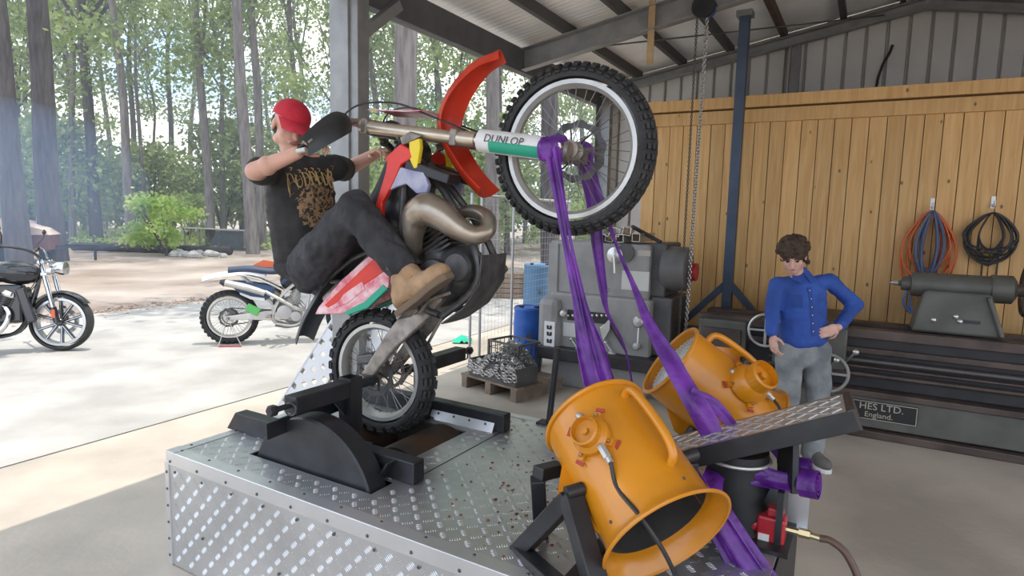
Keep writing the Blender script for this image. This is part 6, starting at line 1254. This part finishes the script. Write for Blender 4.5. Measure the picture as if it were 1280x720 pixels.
for s in (-1, 1):
    MB().tube([wr3 @ V((0.0, s*0.10, 0)), wr3 @ V((-0.035, s*0.10, 0.17))], 0.033, 14).build('fork_slider', gloss, cr_)
    MB().tube([wr3 @ V((-0.035, s*0.10, 0.17)), wr3 @ V((-0.145, s*0.10, 0.70))], 0.025, 14).build('fork_tube', chr_, cr_)
    MB().box(wr3 @ V((-0.02, s*0.135, 0.10)), (0.035, 0.008, 0.09)).build('reflector', mat('amber_reflector', (0.6, 0.10, 0.03), 0.3), cr_, 0)
    MB().tube([wr3 @ V((-0.15, s*0.06, 0.72)), wr3 @ V((-0.22, s*0.16, 0.80)), wr3 @ V((-0.36, s*0.34, 0.84)), wr3 @ V((-0.44, s*0.42, 0.82))], 0.013, 10, 4).build('handlebar', gloss, cr_)
    MB().tube([wr3 @ V((-0.38, s*0.36, 0.84)), wr3 @ V((-0.46, s*0.44, 0.815))], 0.02, 12).build('grip', blackp, cr_)
    MB().tube([wr3 @ V((-0.40, s*0.32, 0.87)), wr3 @ V((-0.36, s*0.38, 0.95)), wr3 @ V((-0.35, s*0.42, 1.0))], 0.007, 8, 3).ell(wr3 @ V((-0.36, s*0.43, 1.03)), (0.02, 0.06, 0.035)).build('mirror', gloss, cr_)
    MB().cyl(wr3 @ V((-0.05, s*0.15, 0.57)), wr3 @ V((0.0, s*0.15, 0.57)), 0.035, 0.038, n=18).tube([wr3 @ V((-0.11, s*0.1, 0.57)), wr3 @ V((-0.05, s*0.15, 0.57))], 0.01, 8).build('indicator', chr_, cr_)
MB().bar(wr3 @ V((-0.135, -0.13, 0.67)), wr3 @ V((-0.135, 0.13, 0.67)), 0.07, 0.04).bar(wr3 @ V((-0.105, -0.13, 0.54)), wr3 @ V((-0.105, 0.13, 0.54)), 0.07, 0.04).build('triple_clamp', chr_, cr_, 0, bev=0.01)
MB().lathe([(0, -0.10), (0.05, -0.09), (0.075, -0.03), (0.080, 0.03), (0.076, 0.045), (0, 0.05)], wr3 @ V((0.02, 0, 0.60)), wr3 @ V((1, 0, 0.0)), 28).build('headlight', chr_, cr_)
rows = []
for k in range(14):
    a = math.radians(35+115*k/13); rows.append([wr3 @ V((math.cos(a)*(0.352-0.02*abs(y)**2), y*0.075, math.sin(a)*(0.352-0.02*abs(y)**2))) for y in (-1, -0.6, 0, 0.6, 1)])
MB().sheet(rows, 0.005).build('front_fender', gloss, cr_, 50)
MB().box((-0.30, 0, 0.20), (0.10, 0.22, 0.40), MX.Rotation(-0.25, 3, 'Y')).build('oil_cooler', gloss, cr_, 0, bev=0.02)
MB().box((-0.55, 0, 0.22), (0.44, 0.18, 0.42)).build('engine_block', gloss, cr_, 0, bev=0.03)
organic(MB().ell((-0.40, 0, 0.56), (0.26, 0.145, 0.13), 18, 12, MX.Rotation(0.12, 3, 'Y')).ell((-0.66, 0, 0.53), (0.18, 0.11, 0.10)), 'fuel_tank', gloss, cr_, 0.014, 3, world=False)
MB().lathe([(0, 0), (0.04, 0), (0.035, 0.015), (0, 0.02)], (-0.52, -0.02, 0.665), (0, 0, 1), 20).build('tank_cap', chr_, cr_)
organic(MB().ell((-1.05, 0, 0.42), (0.28, 0.15, 0.07)).ell((-1.35, 0, 0.46), (0.18, 0.12, 0.06)), 'seat', seatm, cr_, 0.016, 3, world=False)
for s, x in ((1, -0.50), (-1, -0.82)):
    m = MB(); d = V((0.42*s, 0, 0.9)).normalized(); b0 = V((-0.62+0.05*s, -0.06, 0.08))
    for k in range(9): m.lathe([(0, 0), (0.085, 0), (0.085, 0.008), (0, 0.008)], b0+d*(0.06+0.022*k), d, 20)
    m.cyl(b0, b0+d*0.27, 0.06, n=18); m.build('cylinder', gloss, cr_); MB().lathe([(0, 0), (0.075, 0), (0.08, 0.02), (0.06, 0.06), (0, 0.07)], b0+d*0.25, d, 20).build('rocker_cover', chr_, cr_)
organic(MB().ell((-0.68, 0, 0.02), (0.20, 0.12, 0.13)).ell((-0.92, 0, 0.05), (0.16, 0.12, 0.12)), 'crankcase', gloss, cr_, 0.014, 3, world=False)
MB().lathe([(0, 0), (0.10, 0), (0.105, 0.02), (0.08, 0.04), (0, 0.045)], (-0.66, -0.115, 0.04), (0, -1, 0), 28).build('cam_cover', chr_, cr_); MB().lathe([(0, 0), (0.085, 0), (0.085, 0.06), (0.06, 0.075), (0, 0.075)], (-0.66, -0.13, 0.32), (0, -1, 0), 28).build('air_cleaner', chr_, cr_)
MB().tube([(-0.52, -0.08, 0.24), (-0.44, -0.15, 0.10), (-0.55, -0.17, -0.08), (-0.9, -0.18, -0.12), (-1.6, -0.19, -0.10)], [0.025, 0.025, 0.03, 0.042, 0.045], 14, 5).build('exhaust', chr_, cr_)
MB().tube([(-0.16, 0, 0.62), (-0.24, 0.03, 0.30), (-0.36, 0.06, -0.05), (-0.6, 0.1, -0.14), (-1.15, 0.12, -0.12)], 0.02, 10, 4).tube([(-0.16, 0, 0.62), (-0.24, -0.03, 0.30), (-0.36, -0.06, -0.05), (-0.6, -0.1, -0.14), (-1.15, -0.12, -0.12)], 0.02, 10, 4).build('frame', gloss, cr_)
MB().tube([(-0.15, 0, 0.60), (-0.8, 0, 0.45), (-1.2, 0, 0.38), (-1.3, 0, 0.2)], 0.025, 10, 4).build('backbone', gloss, cr_)
MB().bar((-1.15, -0.12, -0.02), (-1.63, -0.12, 0.0), 0.03, 0.05).bar((-1.15, 0.12, -0.02), (-1.63, 0.12, 0.0), 0.03, 0.05).build('swingarm', gloss, cr_, 0)
rows = []
for k in range(12): a = math.radians(20+130*k/11); rows.append([V((-1.63+math.cos(a)*0.36, y*0.10, math.sin(a)*0.36)) for y in (-1, -0.5, 0, 0.5, 1)])
MB().sheet(rows, 0.006).build('rear_fender', gloss, cr_, 50)
MB().tube([(-0.75, 0.12, -0.1), (-0.80, 0.26, -0.22), (-0.78, 0.36, -0.30)], 0.011, 8, 2).build('side_stand', gloss, cr_)
for s in (-1, 1): MB().tube([wr3 @ V((-0.30, s*0.2, 0.84)), wr3 @ V((-0.12, s*0.16, 0.70)), (-0.22, s*0.06, 0.45), (-0.40, s*0.05, 0.2)], 0.006, 6, 4).build('cable', blackp, cr_)

# ------------------------------------------------------------------ trailer, lean-to, log border, rocks
q = PZ(8, 328, 0); tr_ = thing('camper_trailer', 'low trailer with a pale sloping cover at the left edge', 'trailer', MX.Translation((q.x-0.5, q.y+0.6, 0)) @ MX.Rotation(0.35, 4, 'Z'))
cover = mat('pale_cover', (0.55, 0.45, 0.42), 0.7, var=0.12, scale=3, stretch=(0.2, 1, 6)); red_b = mat('rust_red', (0.16, 0.06, 0.045), 0.7)
MB().box((0, 0, 0.55), (2.6, 1.5, 0.42)).build('tub', red_b, tr_, 0, bev=0.02); MB().prism([(-1.35, -0.8, 0.76), (1.35, -0.8, 0.76), (1.15, -0.8, 0.95), (0.2, -0.8, 1.20), (-1.2, -0.8, 1.0)], (0, 1.6, 0)).build('cover', cover, tr_, 0, bev=0.03)
for s in (-1, 1): MB().lathe([(0, -0.09), (0.17, -0.09), (0.29, -0.08), (0.30, 0), (0.29, 0.08), (0.17, 0.09), (0, 0.09)], (0.1, s*0.85, 0.30), (0, 1, 0), 28).build('wheel', rubber, tr_)
MB().bar((1.3, 0.3, 0.42), (2.3, 0, 0.42), 0.08, 0.08).bar((1.3, -0.3, 0.42), (2.3, 0, 0.42), 0.08, 0.08).bar((2.2, 0, 0.42), (2.2, 0, 0.0), 0.06, 0.06).build('drawbar', black_st, tr_, 0)
q = PZ(268, 312, 0); ln_ = thing('lean_to_shelter', 'low dark lean-to shelter in front of the trees', 'shelter', MX.Translation((q.x, q.y, 0)) @ MX.Rotation(0.1, 4, 'Z')); dk = mat('dark_tarp', (0.045, 0.06, 0.065), 0.6, var=0.2); tl = mat('grey_tin', (0.45, 0.45, 0.44), 0.5, 0.3)
k_ = q.y/FPX
MB().prism([(-38*k_, 0, 26*k_), (38*k_, 0, 24*k_), (38*k_, 1.6, 21*k_), (-38*k_, 1.6, 23*k_)], (0, 0, 0.05)).build('roof', tl, ln_, 0); MB().prism([(-10*k_, 0.1, 0.0), (37*k_, 0.1, 0.0), (37*k_, 0.1, 23*k_), (2*k_, 0.1, 23*k_)], (0, 0.05, 0)).build('side_tarp', dk, ln_, 0)
for x in (-36, -18, 36): 
    for y in (0.05, 1.5): MB().cyl((x*k_, y, 0), (x*k_, y, 23*k_), 0.035, n=8).build('pole', barkA, ln_)
for i in range(9):
    x0 = 92+i*22; a = PZ(x0, 313+i*0.6, 0); b_ = PZ(x0+21.3, 313.6+i*0.6, 0); o = MB().tube([a+Z*0.13, a.lerp(b_, 0.5)+Z*0.15, b_+Z*0.13], [0.15, 0.16, 0.14], 10, 2).build('border_log', mat('charred_log', (0.035, 0.033, 0.036), 0.9, var=0.3, scale=3)); tag(o, 'dark log in the low border along the forest edge', 'log', 'dark border logs along the forest edge')
rr_ = random.Random(21); rkm = mat('pale_rock', (0.42, 0.40, 0.38), 0.9, var=0.25, scale=3); rkd = mat('rubble', (0.36, 0.26, 0.20), 0.9, var=0.3, scale=3)
def rock(r_, seed):
    m = MB().ell((0, 0, 0), (r_, r_*0.8, r_*0.6), 8, 5); m.v = [p*(1+0.3*MN.noise(p*(3/r_*0.3)+V((seed, 0, 0)))) for p in m.v]; me = m.mesh('rock', 0); return me
RK = [rock(0.2, i) for i in range(4)]
for mm in RK: mm.materials.append(rkm)
for i in range(26):
    x = rr_.uniform(214, 285); y = rr_.uniform(314, 322); p = PZ(x, y, 0); o = bpy.data.objects.new('rock', RK[i % 4]); col.objects.link(o); s_ = rr_.uniform(0.5, 1.3); o.matrix_basis = MX.Translation((p.x, p.y, 0.06*s_)) @ MX.Rotation(rr_.uniform(0, 6), 4, 'Z') @ MX.Diagonal((s_, s_, s_, 1)); tag(o, 'pale rock in the heap before the lean-to', 'rock', 'pale rocks before the lean-to')
m = MB()
for i in range(1800):
    x = rr_.uniform(110, 420); t_ = rr_.gauss(0, 1); p = S(-7.1+0.22*t_, rr_.uniform(-4, 9), 0); r_ = rr_.uniform(0.008, 0.035); m.ell((p.x, p.y, r_*0.3-0.01), (r_, r_*rr_.uniform(0.6, 1), r_*0.6), 5, 3)
o = m.build('edge_rubble', rkd, None, 0); o['kind'] = 'stuff'; o['label'] = 'loose rubble along the edge of the concrete apron'
# bracing rods and loose leaves in the roof bay
rod = mat('thin_rod', (0.12, 0.12, 0.12), 0.5, 0.5)
for a, b_ in (((0.15, 2.5, rz(0.15)+0.16), (3.1, 4.5, rz(3.1)+0.16)), ((0.2, 0.1, rz(0.2)+0.16), (3.2, 2.4, rz(3.2)+0.16))): struct(MB().cyl(S(*a), S(*b_), 0.008, n=6).build('brace_rod', rod), 'thin steel cross brace under the roof')
bpy.data.scenes.remove(TS)
